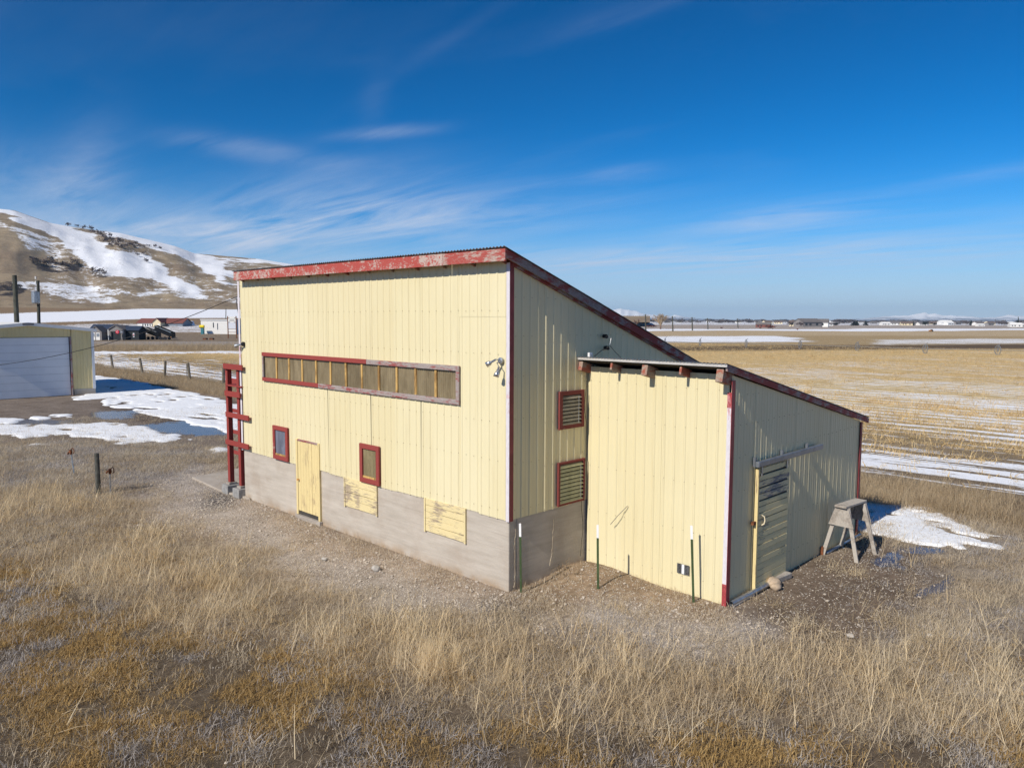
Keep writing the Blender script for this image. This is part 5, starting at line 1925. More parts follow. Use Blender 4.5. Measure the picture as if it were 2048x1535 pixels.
MB().box(4 * S, 5.5 * S, -1.775, -1.752, hz_ * 0.42, hz_ * 0.60).build('notice_print', 'sign_red', o)


def text_mesh(txt, size, mat, name, parent, loc, rot=(math.pi / 2, 0, 0)):
    cu = bpy.data.curves.new('lettering', 'FONT')
    cu.body = txt
    cu.size = size
    cu.extrude = 0.01
    cu.align_x = 'CENTER'
    cu.align_y = 'CENTER'
    tmp = bpy.data.objects.new('lettering_curve', cu)
    me_ = bpy.data.meshes.new_from_object(tmp)
    bpy.data.objects.remove(tmp)
    me_.materials.clear()
    me_.materials.append(MATS[mat])
    o_ = bpy.data.objects.new(name, me_)
    COL.objects.link(o_)
    o_.parent = parent
    o_.location = loc
    o_.rotation_euler = rot
    return o_


loc, a = lot(240, D - 3)
o = thing('banner', 'dark roadside banner with a red disc and pale lettering in front of the sheds', 'sign', loc, rz=a)
zc = lot_z(240, 663.5, D - 3, loc)
MB().box(-9 * S, 8.5 * S, -0.05, 0.05, zc - 3.6 * S, zc + 3.6 * S).build('board', 'sign_dark', o)
b = MB()
n_ = 20
pts = [(-5.5 * S + math.cos(k / n_ * 2 * math.pi) * 3.9 * S, zc + math.sin(k / n_ * 2 * math.pi) * 3.9 * S) for k in range(n_)]
b.prism(pts, 'y', -0.10, -0.055)
b.build('red_disc', 'sign_red', o)
text_mesh('C', 5.5 * S, 'white_wall', 'lettering', o, (-5.5 * S, -0.12, zc))
text_mesh('26', 5.5 * S, 'pale_print', 'lettering', o, (3 * S, -0.07, zc))
for s in (-6 * S, 6 * S):
    MB().box(s - 0.06, s + 0.06, 0.051, 0.13, -0.2, zc + 3 * S).build('leg', 'shed_dark', o)


def trailer(px, dist, w, tilt, label, group):
    loc, a = lot(px, dist)
    o = thing('dump_trailer', label, 'trailer', loc, group, a)
    b = MB()
    L_ = w * S
    ca, sa = math.cos(tilt), math.sin(tilt)

    def P(u, v): return (L_ / 2 - u * ca + v * sa * 0 - 0.0, 0.55 + u * sa + v)
    bl = L_ / ca
    poly = [P(0, 0), P(bl, 0), P(bl, 1.2), P(0, 1.2)]
    for yy in (-1.0, 0.92):
        b.prism(poly, 'y', yy, yy + 0.08)
    b.prism([P(0, 0), P(bl, 0), P(bl, 0.1), P(0, 0.1)], 'y', -0.919, 0.919)
    b.prism([P(bl - 0.1, 0.101), P(bl, 0.101), P(bl, 1.2), P(bl - 0.1, 1.2)], 'y', -0.919, 0.919)
    b.build('bed', 'trailer_black', o)
    b = MB()
    b.bar((L_ / 2 - 0.2, -1.04, 1.78), (L_ / 2 - 0.2 - bl * ca * 0.9, -1.04, 1.78 + bl * sa * 0.9), 0.06, 0.14)
    b.build('stripe_rail', 'bright_steel', o)
    MB().box(-L_ / 2, L_ / 2 + 0.5, -0.8, 0.8, 0.38, 0.50).build('chassis', 'trailer_black', o)
    for x in (-0.6, 0.5):
        for s in (-1.12, 1.0):
            b = MB()
            b.tube([(x, s, 0.36), (x, s + 0.14, 0.36)], 0.36, 14)
            b.build('wheel', 'black_steel', o)
    MB().box(L_ / 2 - 0.3, L_ / 2 - 0.1, -1.05, -1.005, 0.6, 0.75).build('tail_light', 'amber', o)


trailer(305, D + 2, 30, 0.36, 'black tipping trailer parked between the black shed and another raised trailer', 'black trailers by the road')
trailer(330, D - 2, 38, 0.40, 'black tipping trailer with a bright rail, outermost towards the open lot', 'black trailers by the road')

# red-roofed house with a cream wing
D2 = 300.0
S2 = m_per_px(335, D2)
loc, a = local_frame(330, D2)
hs_ = thing('house', 'low house with dark red roofs, a cream gable and a grey wing, beyond the trailers', 'house', loc, rz=a)


def hz2(px, py): return at_dist(px, py, D2)[2] - loc[2]


def hx2(px): return (px - 330) * S2


gable(hs_, (371 - 330) * S2, 8, hz2(350, 646), hz2(350, 637) - hz2(350, 646), 'grey_wall', 'red_roof', 'x', 0.3, off=(hx2(351), 3, 0))
gable(hs_, 17 * S2, 9, hz2(325, 643.5), hz2(325, 636.5) - hz2(325, 643.5), 'cream_wall', 'red_roof', 'y', 0.3, off=(hx2(325), 0, 0))
gable(hs_, 42 * S2, 7, hz2(298, 645.5), hz2(298, 637.5) - hz2(298, 645.5), 'white_wall', 'red_roof', 'x', 0.3, off=(hx2(297), 1.5, 0))
for k in range(5):
    x = hx2(288 + k * 5.2)
    f_ = MB().box(x - 1.4 * S2, x + 1.4 * S2, -2.10, -2.005, hz2(298, 654), hz2(298, 647)).build('window', 'white_wall', hs_)
    MB().box(x - 1.0 * S2, x + 1.0 * S2, -2.13, -2.105, hz2(298, 653.5), hz2(298, 647.5)).build('pane', 'dark_glass', f_)
MB().box(hx2(328), hx2(332), -4.60, -4.505, 0, hz2(330, 647)).build('garage_door', 'white_wall', hs_)
MB().box(hx2(358), hx2(359.5), -1.08, -1.005, 0, hz2(358, 649)).build('door', 'shed_grey', hs_)

# white building and the tall sign in front of it
D3 = 235.0
S3 = m_per_px(445, D3)
loc, a = local_frame(446, D3)
wb = thing('white_building', 'long plain white building at the roadside behind the tall sign', 'building', loc, rz=a)
zt = at_dist(446, 640, D3)[2] - loc[2]
MB().box(-35 * S3, 40 * S3, -4, 4, -0.5, zt).build('wall', 'white_wall', wb)
MB().box(-35.6 * S3, 40.6 * S3, -4.2, 4.2, zt + 0.003, zt + 0.25).build('roof', 'white_paint', wb)
MB().box(-9.5 * S3, -7.8 * S3, -4.06, -4.005, zt * 0.45, zt * 0.82).build('window', 'dark_glass', wb)
MB().box(-0.5 * S3, 0.8 * S3, -4.06, -4.005, zt * 0.30, zt * 0.78).build('window', 'dark_glass', wb)
D4 = 205.0
S4 = m_per_px(465, D4)
loc, a = local_frame(464.5, D4)
sg = thing('road_sign', 'tall white roadside sign board on two rusty posts in front of the white building', 'sign', loc, rz=a)


def sz(py): return at_dist(464, py, D4)[2] - loc[2]


for s in (-9.0, 8.8):
    MB().box(s * S4 - 0.1, s * S4 + 0.1, -0.1, 0.1, -0.3, sz(632)).build('post', 'rust', sg)
MB().box(-8.1 * S4, 8.0 * S4, -0.08, 0.08, sz(644), sz(633)).build('sign_board', 'white_wall', sg)
MB().box(-7.8 * S4, 7.8 * S4, -0.08, 0.08, sz(657), sz(644.6)).build('sign_board', 'pale_print', sg)
for (py, x0_, x1_) in ((635.8, -8, -5.2), (635.8, 5, 7.8), (644.3, -8, -4), (644.3, 4, 7.8), (638.5, -5, 5), (641.0, -5.5, 5.5)):
    MB().box(x0_ * S4, x1_ * S4, -0.11, -0.085, sz(py + 0.45), sz(py - 0.45)).build('lettering_bar', 'ink' if py < 637 or py > 644 else 'shed_grey', sg)
for py in (657.5, 664):
    MB().box(-8.4 * S4, 8.2 * S4, -0.05, 0.05, sz(py + 0.5), sz(py - 0.3)).build('cross_bar', 'rust', sg)
loc, a = local_frame(404, D3 - 4)
tk = thing('yellow_tank', 'bright yellow tank on a teal stand beside the white building', 'tank', loc, rz=a)
zt = at_dist(404, 649.5, D3 - 4)[2] - loc[2]
b = MB()
b.tube([(-5 * S3, 0, zt - 0.45), (-4.6 * S3, 0, zt - 0.45), (4.6 * S3, 0, zt - 0.45), (5 * S3, 0, zt - 0.45)], [0.25, 0.45, 0.45, 0.25], 12)
b.build('tank', 'yellow_plastic', tk)
MB().box(-1.5 * S3, 4 * S3, -0.4, 0.4, -0.2, zt - 0.91).build('stand', 'teal_plastic', tk)
loc, a = local_frame(380, D2 + 10)
ts = thing('white_tent', 'low white covered heap beyond the house', 'tarp', loc, rz=a)
b = MB()
b.prism([(-8 * S2, 0), (7 * S2, 0), (4 * S2, 1.5), (-7 * S2, 1.8)], 'y', -2, 2)
b.build('cover', 'snow', ts)
loc, a = local_frame(458, D3 + 8)
o = utility_pole(452, D3 + 10, (452, 616), 0.12, 'slim pole behind the tall roadside sign')
for px, lab in ((411, 'dark flat tyre-like trough by the roadside nearest the white building'), (424, 'dark low trough by the roadside under the tall sign')):
    loc, a = local_frame(px - 1, 197)
    o = thing('trough', lab, 'trough', loc, 'dark troughs by the road', a)
    MB().box(-4 * S, 4 * S, -0.5, 0.5, 0, 0.35).build('side', 'rust', o)
    MB().box(-3.6 * S, 3.6 * S, -0.4, 0.4, 0.351, 0.40).build('rim', 'black_steel', o)

# ------------------------------------------------------------------ trees
def bare_crown(seed, h, spread, depth=5, n0=5, r0=0.18):
    rr = random.Random(seed)
    tr, br = MB(), MB()
    th = h * 0.22
    tr.tube([(0, 0, -0.5), (0.05, 0, th * 0.6), (0, 0.05, th)], [r0 * 1.4, r0, r0 * 0.85], 8)

    def grow(p, d, ln, r, lev):
        q = p + d * ln
        md = p + d * ln * 0.5 + Vector((rr.uniform(-1, 1), rr.uniform(-1, 1), rr.uniform(-0.5, 0.5))) * ln * 0.06
        br.tube([p, md, q], [r, r * 0.8, r * 0.6], 4 if lev < 3 else 3, cap=False)
        if lev >= depth: return
        for k in range(3 if lev < depth - 1 else 4):
            nd = (d + Vector((rr.uniform(-1, 1), rr.uniform(-1, 1), rr.uniform(-0.35, 0.7))) * spread).normalized()
            grow(p + (q - p) * rr.uniform(0.45, 1), nd, ln * rr.uniform(0.55, 0.8), r * 0.58, lev + 1)
    for k in range(n0):
        a = 2 * math.pi * k / n0 + rr.uniform(-0.4, 0.4)
        grow(Vector((0, 0, th * rr.uniform(0.75, 1))), Vector((math.cos(a) * 0.7, math.sin(a) * 0.7, 1)).normalized(), h * 0.28, r0 * 0.7, 1)
    return tr, br


flat('bark_pale', (0.33, 0.24, 0.15), 0.9)
flat('bark_brown', (0.18, 0.115, 0.085), 0.9)
flat('shrub_dark', (0.085, 0.060, 0.055), 0.95)
flat('shrub_red', (0.20, 0.09, 0.07), 0.95)
flat('evergreen', (0.022, 0.030, 0.030), 0.9)
flat('town_tree', (0.13, 0.11, 0.11), 0.95)

tr, br = bare_crown(11, 11.0, 0.75, 5, 7, 0.45)
p = at_dist(1321, 660, 420)
o = thing('bare_tree', 'large pale leafless tree standing on the field edge by the barn roof', 'tree', (p[0], p[1], 0))
hgt_ = at_dist(1320, 621, 420)[2]
o.scale = (hgt_ / 10.5 * 1.05,) * 3
tr.build('trunk', 'bark_brown', o)
br.build('crown', 'bark_pale', o)
tr, br = bare_crown(23, 9.0, 0.7, 4, 6, 0.3)
p = at_dist(1272, 660, 440)
o = thing('bare_tree', 'smaller brownish leafless tree half behind the barn roof edge', 'tree', (p[0], p[1], 0))
o.scale = (at_dist(1272, 632, 440)[2] / 8.5,) * 3
tr.build('trunk', 'bark_brown', o)
br.build('crown', 'bark_brown', o)


def leafy(seed, n, mat, name, shape):
    """a crown of many small facets spread through an uneven volume"""
    rr = np.random.default_rng(seed)
    V, Fc = [], []
    c = 0
    lob = rr.normal(0, 0.35, (7, 3)) * np.array([1, 1, 0.6])
    for i in range(n):
        if shape == 'cone':
            z = rr.random() ** 1.4
            rad_ = (1 - z) * 0.42 + 0.04
            a = rr.random() * 6.28
            rr_ = rad_ * math.sqrt(rr.random())
            p = np.array([math.cos(a) * rr_, math.sin(a) * rr_, 0.08 + z * 0.92])
        else:
            l = lob[rr.integers(7)]
            d = rr.normal(0, 1, 3)
            d /= np.linalg.norm(d)
            p = l * 0.55 + d * 0.30 * rr.random() ** 0.4
            p = np.array([p[0], p[1], 0.55 + p[2] * 0.85])
            p[2] = max(p[2], 0.05)
        s = 0.05 + 0.05 * rr.random()
        u = rr.normal(0, 1, (3, 3)) * s
        V += [p + u[0], p + u[1], p + u[2]]
        Fc.append((c, c + 1, c + 2))
        c += 3
    return mesh_np(name, np.array(V), np.array(Fc), mat)


TRK = MB().tube([(0, 0, -0.1), (0, 0, 0.45)], [0.04, 0.025], 6).mesh('trunk', 'bark_brown')
CROWN = {'evergreen': [leafy(s, 260, 'evergreen', 'crown', 'cone') for s in (1, 2)] + [leafy(s, 260, 'evergreen', 'crown', 'round') for s in (7,)],
         'bare': [leafy(s, 200, 'town_tree', 'crown', 'round') for s in (3, 4, 5)]}


def small_tree(kind, px, ybase, ytop, width_px, dist, label, group):
    p = at_dist(px, ybase, dist)
    zg = float(terrain(p[0], p[1]))
    zb = min(p[2], zg + 3)
    H = max(2.0, at_dist(px, ytop, dist)[2] - zg)
    W = width_px * m_per_px(px, dist)
    o = thing({'evergreen': 'evergreen_tree', 'bare': 'bare_tree'}[kind], label, 'tree', (p[0], p[1], zg), group, random.uniform(0, 6))
    link_mesh('trunk', TRK, o, scale=(H, H, H))
    link_mesh('crown', random.choice(CROWN[kind]), o, scale=(W / 0.8, W / 0.8, H))
    return o


for (px, y0, y1, w, d, k) in ((1583, 655, 640, 14, 640, 'bare'), (1600, 656, 641, 12, 610, 'bare'), (1597, 652, 640, 10, 700, 'evergreen'), (1708, 656, 643, 16, 800, 'evergreen'), (1714, 654, 641, 8, 820, 'evergreen'), (1731, 653, 642, 10, 860, 'evergreen'),
                             (1668, 656, 644, 12, 780, 'evergreen'), (1826, 654, 643, 5, 900, 'evergreen'), (1851, 652, 641, 11, 900, 'evergreen'), (1870, 651, 645, 6, 950, 'evergreen'), (1932, 650, 639, 10, 1000, 'bare'), (1942, 650, 641, 8, 1000, 'evergreen'),
                             (1953, 650, 640, 9, 1020, 'bare'), (2036, 646, 635, 5, 1100, 'evergreen'), (2010, 648, 640, 12, 1100, 'bare'), (1985, 648, 641, 14, 1150, 'bare'), (1680, 642, 637, 30, 1500, 'bare'), (1700, 642, 637, 20, 1500, 'bare')):
    small_tree(k, px, y0, y1, w, d, {1597: 'dark evergreen rising right behind the dark farmhouse', 1851: 'wide dark evergreen standing below the snowy mountain peak', 1583: 'leafless brownish tree beside the dark farmhouse'}.get(px) or 'dark evergreen tree among the far houses beyond the fields' if k == 'evergreen' else 'leafless grey tree among the far houses beyond the fields', 'evergreens at the edge of the town' if k == 'evergreen' else 'bare trees at the edge of the town')
for i in range(120):
    px = random.uniform(1300, 2060)
    d = random.uniform(1100, 2300)
    yb = 637.5 + 5.29 * 1508 / d + (px - 1024) * 0.004
    small_tree('bare', px, yb, yb - random.uniform(3, 7), random.uniform(8, 24), d, 'leafless grey tree among the far houses beyond the fields', 'bare trees at the edge of the town')

# town houses
HM = {}
for nm, wmat, rmat in (('a', 'white_wall', 'grey_roof'), ('b', 'cream_wall', 'brown_roof'), ('c', 'white_wall', 'white_wall'), ('d', 'shed_grey', 'grey_roof'), ('e', 'red_roof', 'grey_roof')):
    w_ = MB().prism([(-4, -0.5), (4, -0.5), (4, 3), (0, 5), (-4, 3)], 'x', -7, 7).mesh('wall', wmat)
    r_ = MB()
    for s in (-1, 1):
        r_.hexa([(-7.3, s * 4.4, 2.82), (7.3, s * 4.4, 2.82), (7.3, 0, 5.02), (-7.3, 0, 5.02), (-7.3, s * 4.4, 3.05), (7.3, s * 4.4, 3.05), (7.3, 0, 5.25), (-7.3, 0, 5.25)])
    HM[nm] = (w_, r_.mesh('roof', rmat))
WINM = MB().box(-0.8, 0.8, -4.06, -4.005, 1.0, 2.2).mesh('window', 'dark_glass')


def town_house(px, dist, kind, sc, label, group, wide=1.0):
    p = at_dist(px, 650, dist)
    o = thing('house', label, 'house', (p[0], p[1], float(terrain(p[0], p[1]))), group, CAM_ANG + random.uniform(-0.5, 0.5))
    o.scale = (sc * wide, sc, sc)
    link_mesh('wall', HM[kind][0], o)
    link_mesh('roof', HM[kind][1], o)
    for x in (-4.5, -1.5, 3.5):
        link_mesh('window', WINM, o, (x, 0, 0))


town_house(1615, 640, 'd', 1.25, 'dark grey two-part farmhouse in front of the town, by the evergreens', None, 1.1)
town_house(1634, 650, 'a', 1.2, 'white house beside the dark farmhouse', None)
town_house(1527, 560, 'e', 0.7, 'small red outbuilding by the red bush in the fields', None)
town_house(1596, 700, 'b', 1.0, 'tan house just in front of the evergreen beside the dark farmhouse', None)
KL = {'a': 'far white house with a grey roof in the town beyond the fields', 'b': 'far cream house with a brown roof in the town beyond the fields', 'c': 'far white farm building with a white roof beyond the fields', 'd': 'far grey house with a grey roof in the town beyond the fields'}
for (px, d, k, s) in ((1650, 800, 'c', 0.7), (1655, 760, 'a', 0.6), (1770, 900, 'c', 0.7), (1790, 950, 'a', 0.8), (1812, 900, 'b', 0.8), (1890, 1100, 'c', 1.1), (1897, 1050, 'c', 0.8), (1956, 1000, 'a', 0.8), (1960, 850, 'c', 0.5), (2030, 800, 'c', 0.7), (2042, 810, 'c', 0.6), (1843, 930, 'a', 0.7)):
    town_house(px, d, k, s, KL[k], {'a': 'white town houses', 'b': 'cream town houses', 'c': 'white farm buildings', 'd': 'grey town houses'}[k])
for i in range(46):
    px = random.uniform(1330, 2060)
    d = random.uniform(1000, 2000)
    k = random.choice('aaabcdd')
    town_house(px, d, k, random.uniform(0.6, 0.95), KL[k], {'a': 'white town houses', 'b': 'cream town houses', 'c': 'white farm buildings', 'd': 'grey town houses'}[k])

# bushes in the fields
BUSH = leafy(31, 260, 'shrub_red', 'foliage', 'round')
for (px, py, wpx, hpx, d, lab) in ((1544, 658, 22, 9, 470, 'rounded reddish bush out in the fields near the red outbuilding'), (1444, 657, 6, 4, 480, 'small dark bush alone in the snowy field'), (1595, 660, 5, 4, 430, 'small reddish bush at the near side of the farmhouse'),
                                   (1521, 657, 6, 4, 470, 'small dark bush next to the red outbuilding'), (1305, 655, 22, 6, 430, 'low brown thicket at the foot of the large bare tree')):
    p = on_ground(px, py)
    dd = math.hypot(p[0] - EYE[0], p[1] - EYE[1])
    S_ = m_per_px(px, dd)
    o = tag(link_mesh('bush', BUSH, None, (p[0], p[1], -0.1), random.uniform(0, 6), (wpx * S_ / 0.95, wpx * S_ / 0.95, hpx * S_)), lab, 'bush')
p = on_ground(1862, 663)
rk = thing('tractor', 'tiny orange farm machine standing on the snow strip far out in the field', 'tractor', (p[0], p[1], 0), rz=CAM_ANG)
rk.scale = (0.6, 0.6, 0.5)
MB().box(-1.6, 1.2, -0.7, 0.7, 0.6, 1.5).build('body', 'amber', rk)
MB().box(-0.2, 1.0, -0.6, 0.6, 1.503, 2.3).build('cab', 'dark_glass', rk)
for x, r_ in ((-1.1, 0.45), (0.7, 0.7)):
    for s in (-0.95, 0.72):
        MB().tube([(x, s, r_), (x, s + 0.22, r_)], r_, 12).build('wheel', 'black_steel', rk)

# shrubs up on the hill
SHR = [leafy(s, 90, 'shrub_dark', 'foliage', 'round') for s in (41, 42, 43)]
SPOT = [(810, 290, 9), (910, 305, 8), (990, 348, 9), (1075, 352, 9), (1060, 375, 7), (1105, 395, 10), (1165, 400, 9), (1200, 425, 12), (1235, 455, 12), (1240, 495, 12), (1275, 480, 11), (1305, 440, 9), (1320, 485, 11), (1345, 520, 11), (1300, 545, 11),
        (1400, 480, 9), (1420, 522, 11), (1385, 552, 10), (1450, 572, 10), (1495, 560, 9), (1550, 552, 10), (1610, 530, 10), (1650, 560, 9), (1700, 560, 8), (1590, 560, 8), (1690, 650, 9), (1620, 665, 8), (1725, 735, 9),
        (1753, 555, 8), (1830, 560, 9), (1890, 580, 8), (400, 745, 16), (460, 760, 14), (545, 775, 16), (600, 745, 15), (630, 760, 12), (740, 780, 14), (880, 765, 14), (920, 780, 10), (1090, 850, 10), (1150, 865, 11), (1200, 870, 14), (1240, 890, 10),
        (150, 1040, 14), (60, 1060, 12), (230, 1040, 10)]
for i, (x, y, s) in enumerate(SPOT):
    p = on_hill(x / 5.903, 400 + y / 5.903)
    dd = math.hypot(p[0] - EYE[0], p[1] - EYE[1])
    s_ = s * dd / F_PX * random.uniform(0.9, 1.2)
    tag(link_mesh('hill_shrub', SHR[i % 3], None, (p[0], p[1], p[2] - s_ * 0.12), random.uniform(0, 6), (s_, s_, s_ * random.uniform(0.8, 1.1))), 'dark leafless shrub on the snowy hillside', 'shrub', 'shrubs on the hillside')

# ------------------------------------------------------------------ dead grass, straw, stubble and pebbles (uncountable)
def tuft(name, seed, n, h0, h1, width, lean, spread, mat, curl=0.5, segs=3):
    rr = np.random.default_rng(seed)
    V, Fc, Cc = [], [], []
    for i in range(n):
        a = rr.random() * 6.283
        bx, by = rr.normal(0, spread, 2)
        L_ = rr.uniform(h0, h1)
        ln = rr.uniform(0.15, 1.0) * lean
        d = np.array([math.cos(a), math.sin(a), 0])
        side = np.array([-d[1], d[0], 0]) * math.cos(rr.random() * 3.1) + np.array([0, 0, 0.15])
        w = width * rr.uniform(0.6, 1.3)
        base = len(V)
        th = ln * 0.6
        p = np.array([bx, by, -0.01])
        for s in range(segs + 1):
            f = s / segs
            ww = w * (1 - 0.75 * f)
            V += [p - side * ww / 2, p + side * ww / 2]
            Cc += [0.45 + 0.55 * f + 0.0 * ww] * 2
            p = p + (d * math.sin(th) + np.array([0, 0, math.cos(th)])) * L_ / segs
            th = min(th + curl * ln / segs + rr.normal(0, 0.08), 1.62)
        for s in range(segs):
            k = base + s * 2
            Fc.append((k, k + 1, k + 3, k + 2))
    me = mesh_np(name, np.array(V), np.array(Fc), mat)
    put_attr(me, 'tip', 'FLOAT', np.array(Cc))
    return me


def grass_mat(name, a, b_, c_):
    t = NT(name)
    r = t.rnd()
    c = t.mix(r, a, b_)
    n = t.noise(0.6, detail=3)
    c = t.mix(t.ramp(n, 0.4, 0.65, 0, 0.7), c, c_)
    t.put('Base Color', c)
    t.set(Roughness=0.8, Specular_IOR_Level=0.15)
    # thin dead blades let some light through
    tl = t.n.new('ShaderNodeBsdfTranslucent')
    t.l.new(c, tl.inputs['Color'])
    ms = t.n.new('ShaderNodeMixShader')
    ms.inputs[0].default_value = 0.38
    t.l.new(t.bsdf.outputs[0], ms.inputs[1])
    t.l.new(tl.outputs[0], ms.inputs[2])
    t.l.new(ms.outputs[0], t.n['Material Output'].inputs['Surface'])


grass_mat('straw', (0.72, 0.57, 0.35), (0.90, 0.76, 0.53), (0.64, 0.48, 0.27))
grass_mat('short_tan', (0.52, 0.43, 0.305), (0.70, 0.60, 0.45), (0.47, 0.37, 0.25))
grass_mat('sage', (0.48, 0.44, 0.41), (0.66, 0.62, 0.58), (0.40, 0.355, 0.32))
grass_mat('moss', (0.43, 0.28, 0.105), (0.62, 0.44, 0.20), (0.36, 0.24, 0.105))
grass_mat('weed', (0.48, 0.37, 0.235), (0.66, 0.535, 0.36), (0.42, 0.315, 0.195))
grass_mat('corn_leaf', (0.72, 0.52, 0.25), (0.86, 0.68, 0.39), (0.64, 0.445, 0.195))


def scatter(name, meshes, pts, rots, scl):
    """one object: a cloud of points on the ground carrying instanced tufts"""
    hidden = bpy.data.collections.new(name + '_sources')
    for k, me_ in enumerate(meshes):
        o_ = bpy.data.objects.new(name + '_source', me_)
        hidden.objects.link(o_)
    me = bpy.data.meshes.new(name)
    me.vertices.add(len(pts))
    me.vertices.foreach_set('co', np.asarray(pts, np.float32).ravel())
    put_attr(me, 'rot', 'FLOAT_VECTOR', rots)
    put_attr(me, 'scl', 'FLOAT_VECTOR', scl)
    o = bpy.data.objects.new(name, me)
    COL.objects.link(o)
    ng = bpy.data.node_groups.new(name, 'GeometryNodeTree')
    ng.interface.new_socket('Geometry', in_out='INPUT', socket_type='NodeSocketGeometry')
    ng.interface.new_socket('Geometry', in_out='OUTPUT', socket_type='NodeSocketGeometry')
    N = ng.nodes
    gi, go = N.new('NodeGroupInput'), N.new('NodeGroupOutput')
    ci = N.new('GeometryNodeCollectionInfo')
    ci.inputs['Collection'].default_value = hidden
    ci.inputs['Separate Children'].default_value = True
    ci.inputs['Reset Children'].default_value = True
    ip = N.new('GeometryNodeInstanceOnPoints')
    ip.inputs['Pick Instance'].default_value = True
    ar = N.new('GeometryNodeInputNamedAttribute')
    ar.data_type = 'FLOAT_VECTOR'
    ar.inputs['Name'].default_value = 'rot'
    as_ = N.new('GeometryNodeInputNamedAttribute')
    as_.data_type = 'FLOAT_VECTOR'
    as_.inputs['Name'].default_value = 'scl'
    er = N.new('FunctionNodeEulerToRotation')
    ng.links.new(gi.outputs[0], ip.inputs['Points'])
    ng.links.new(ci.outputs[0], ip.inputs['Instance'])
    ng.links.new(ar.outputs['Attribute'], er.inputs[0])
    ng.links.new(er.outputs[0], ip.inputs['Rotation'])
    ng.links.new(as_.outputs['Attribute'], ip.inputs['Scale'])
    ng.links.new(ip.outputs[0], go.inputs[0])
    md = o.modifiers.new('scatter', 'NODES')
    md.node_group = ng
    return tag(o, kind='stuff')


def spread_pts(n, x0, x1, y0, y1, keep):
    x = RNG.uniform(x0, x1, n)
    y = RNG.uniform(y0, y1, n)
    z = terrain(x, y)
    P = np.stack([x, y, z], -1)
    jx = x + (fbm(x * 0.7, y * 0.7, 131, 3) - 0.5) * 1.5
    jy = y + (fbm(x * 0.7 + 30, y * 0.7, 133, 3) - 0.5) * 1.5
    jx, jy = jx + RNG.normal(0, 0.35, n), jy + RNG.normal(0, 0.35, n)
    px, py, pz = project(np.stack([jx, jy, z], -1))
    front = pz > 0.8
    free_ = ~((x > BL - 0.05) & (x < 0.03) & (y > -0.05) & (y < BD)) & ~((x > -0.1) & (x < SX + 0.04) & (y > SY - 0.06) & (y < SE + 0.1)) & ~((x > GX - 12.2) & (x < GX + 0.1) & (y > GY0 - 0.1) & (y < GY1 + 0.1))
    m_ = front & free_ & (RNG.random(n) < keep(x, y, px, py))
    return P[m_]


def rots_for(P, tilt):
    n = len(P)
    return np.stack([RNG.normal(0, tilt, n), RNG.normal(0, tilt, n), RNG.uniform(0, 6.283, n)], -1)


def sc_for(P, a, b_):
    s = RNG.uniform(a, b_, len(P))
    return np.stack([s, s, s * RNG.uniform(0.8, 1.25, len(P))], -1)


def clump(x, y, f, seed, lo, hi):
    return sstep(lo, hi, fbm(x * f, y * f, seed, 3))


# tall straw band across the foreground
T = [tuft('straw_tuft', s, 8, 0.14, 0.40, 0.011, 0.6, 0.10, 'straw') for s in range(4)]
P = spread_pts(60000, -22, 11, -9, 12, lambda x, y, px, py: np.where(in_poly(px, py, STRAW_CORE), 0.06 + 0.55 * clump(x, y, 0.9, 5, 0.42, 0.58), in_poly(px, py, STRAW) * (0.02 + 0.42 * clump(x, y, 0.9, 5, 0.47, 0.60))))
scatter('straw_grass', T, P, rots_for(P, 0.26), sc_for(P, 0.28, 0.70))
# a few big bleached bunches
T = [tuft('bunch_tuft', s + 170, 34, 0.25, 0.62, 0.011, 1.0, 0.09, 'straw', curl=0.7) for s in range(3)]
hp = []
for (px, py, n, sx_) in [(850, 1335, 16, 0.22), (905, 1350, 10, 0.2), (420, 1180, 7, 0.2), (330, 1235, 6, 0.2), (270, 1120, 6, 0.25), (1520, 1390, 7, 0.3), (1760, 1380, 6, 0.3), (1010, 1360, 5, 0.25), (640, 1290, 5, 0.25), (1850, 1290, 6, 0.4), (1960, 1330, 6, 0.4), (1240, 1350, 5, 0.3)]:
    c_ = on_ground(px, py)
    for i in range(n):
        x, y = c_[0] + random.gauss(0, sx_), c_[1] + random.gauss(0, sx_)
        hp.append((x, y, float(terrain(x, y))))
P = np.array(hp)
scatter('bunch_grass', T, P, rots_for(P, 0.22), sc_for(P, 0.5, 1.0))
# bent and lying stalks
T = [tuft('lying_tuft', s + 20, 9, 0.35, 0.75, 0.010, 2.3, 0.12, 'straw', curl=0.5) for s in range(4)]
P = spread_pts(26000, -22, 11, -9, 12, lambda x, y, px, py: 0.85 * in_poly(px, py, STRAW) * clump(x, y, 0.6, 9, 0.36, 0.6) + 0.55 * in_poly(px, py, [(1000, 1370), (1350, 1385), (1700, 1400), (2100, 1420), (2100, 1480), (1500, 1465), (1100, 1435)]) + 0.025 * in_poly(px, py, MOSS) + 0.03 * in_poly(px, py, RIGHT_GRASS))
scatter('lying_straw', T, P, rots_for(P, 0.12), sc_for(P, 0.6, 1.2))
# low tan thatch everywhere in the yard
T = [tuft('thatch_tuft', s + 40, 20, 0.05, 0.15, 0.009, 2.2, 0.12, 'short_tan', segs=2) for s in range(4)]


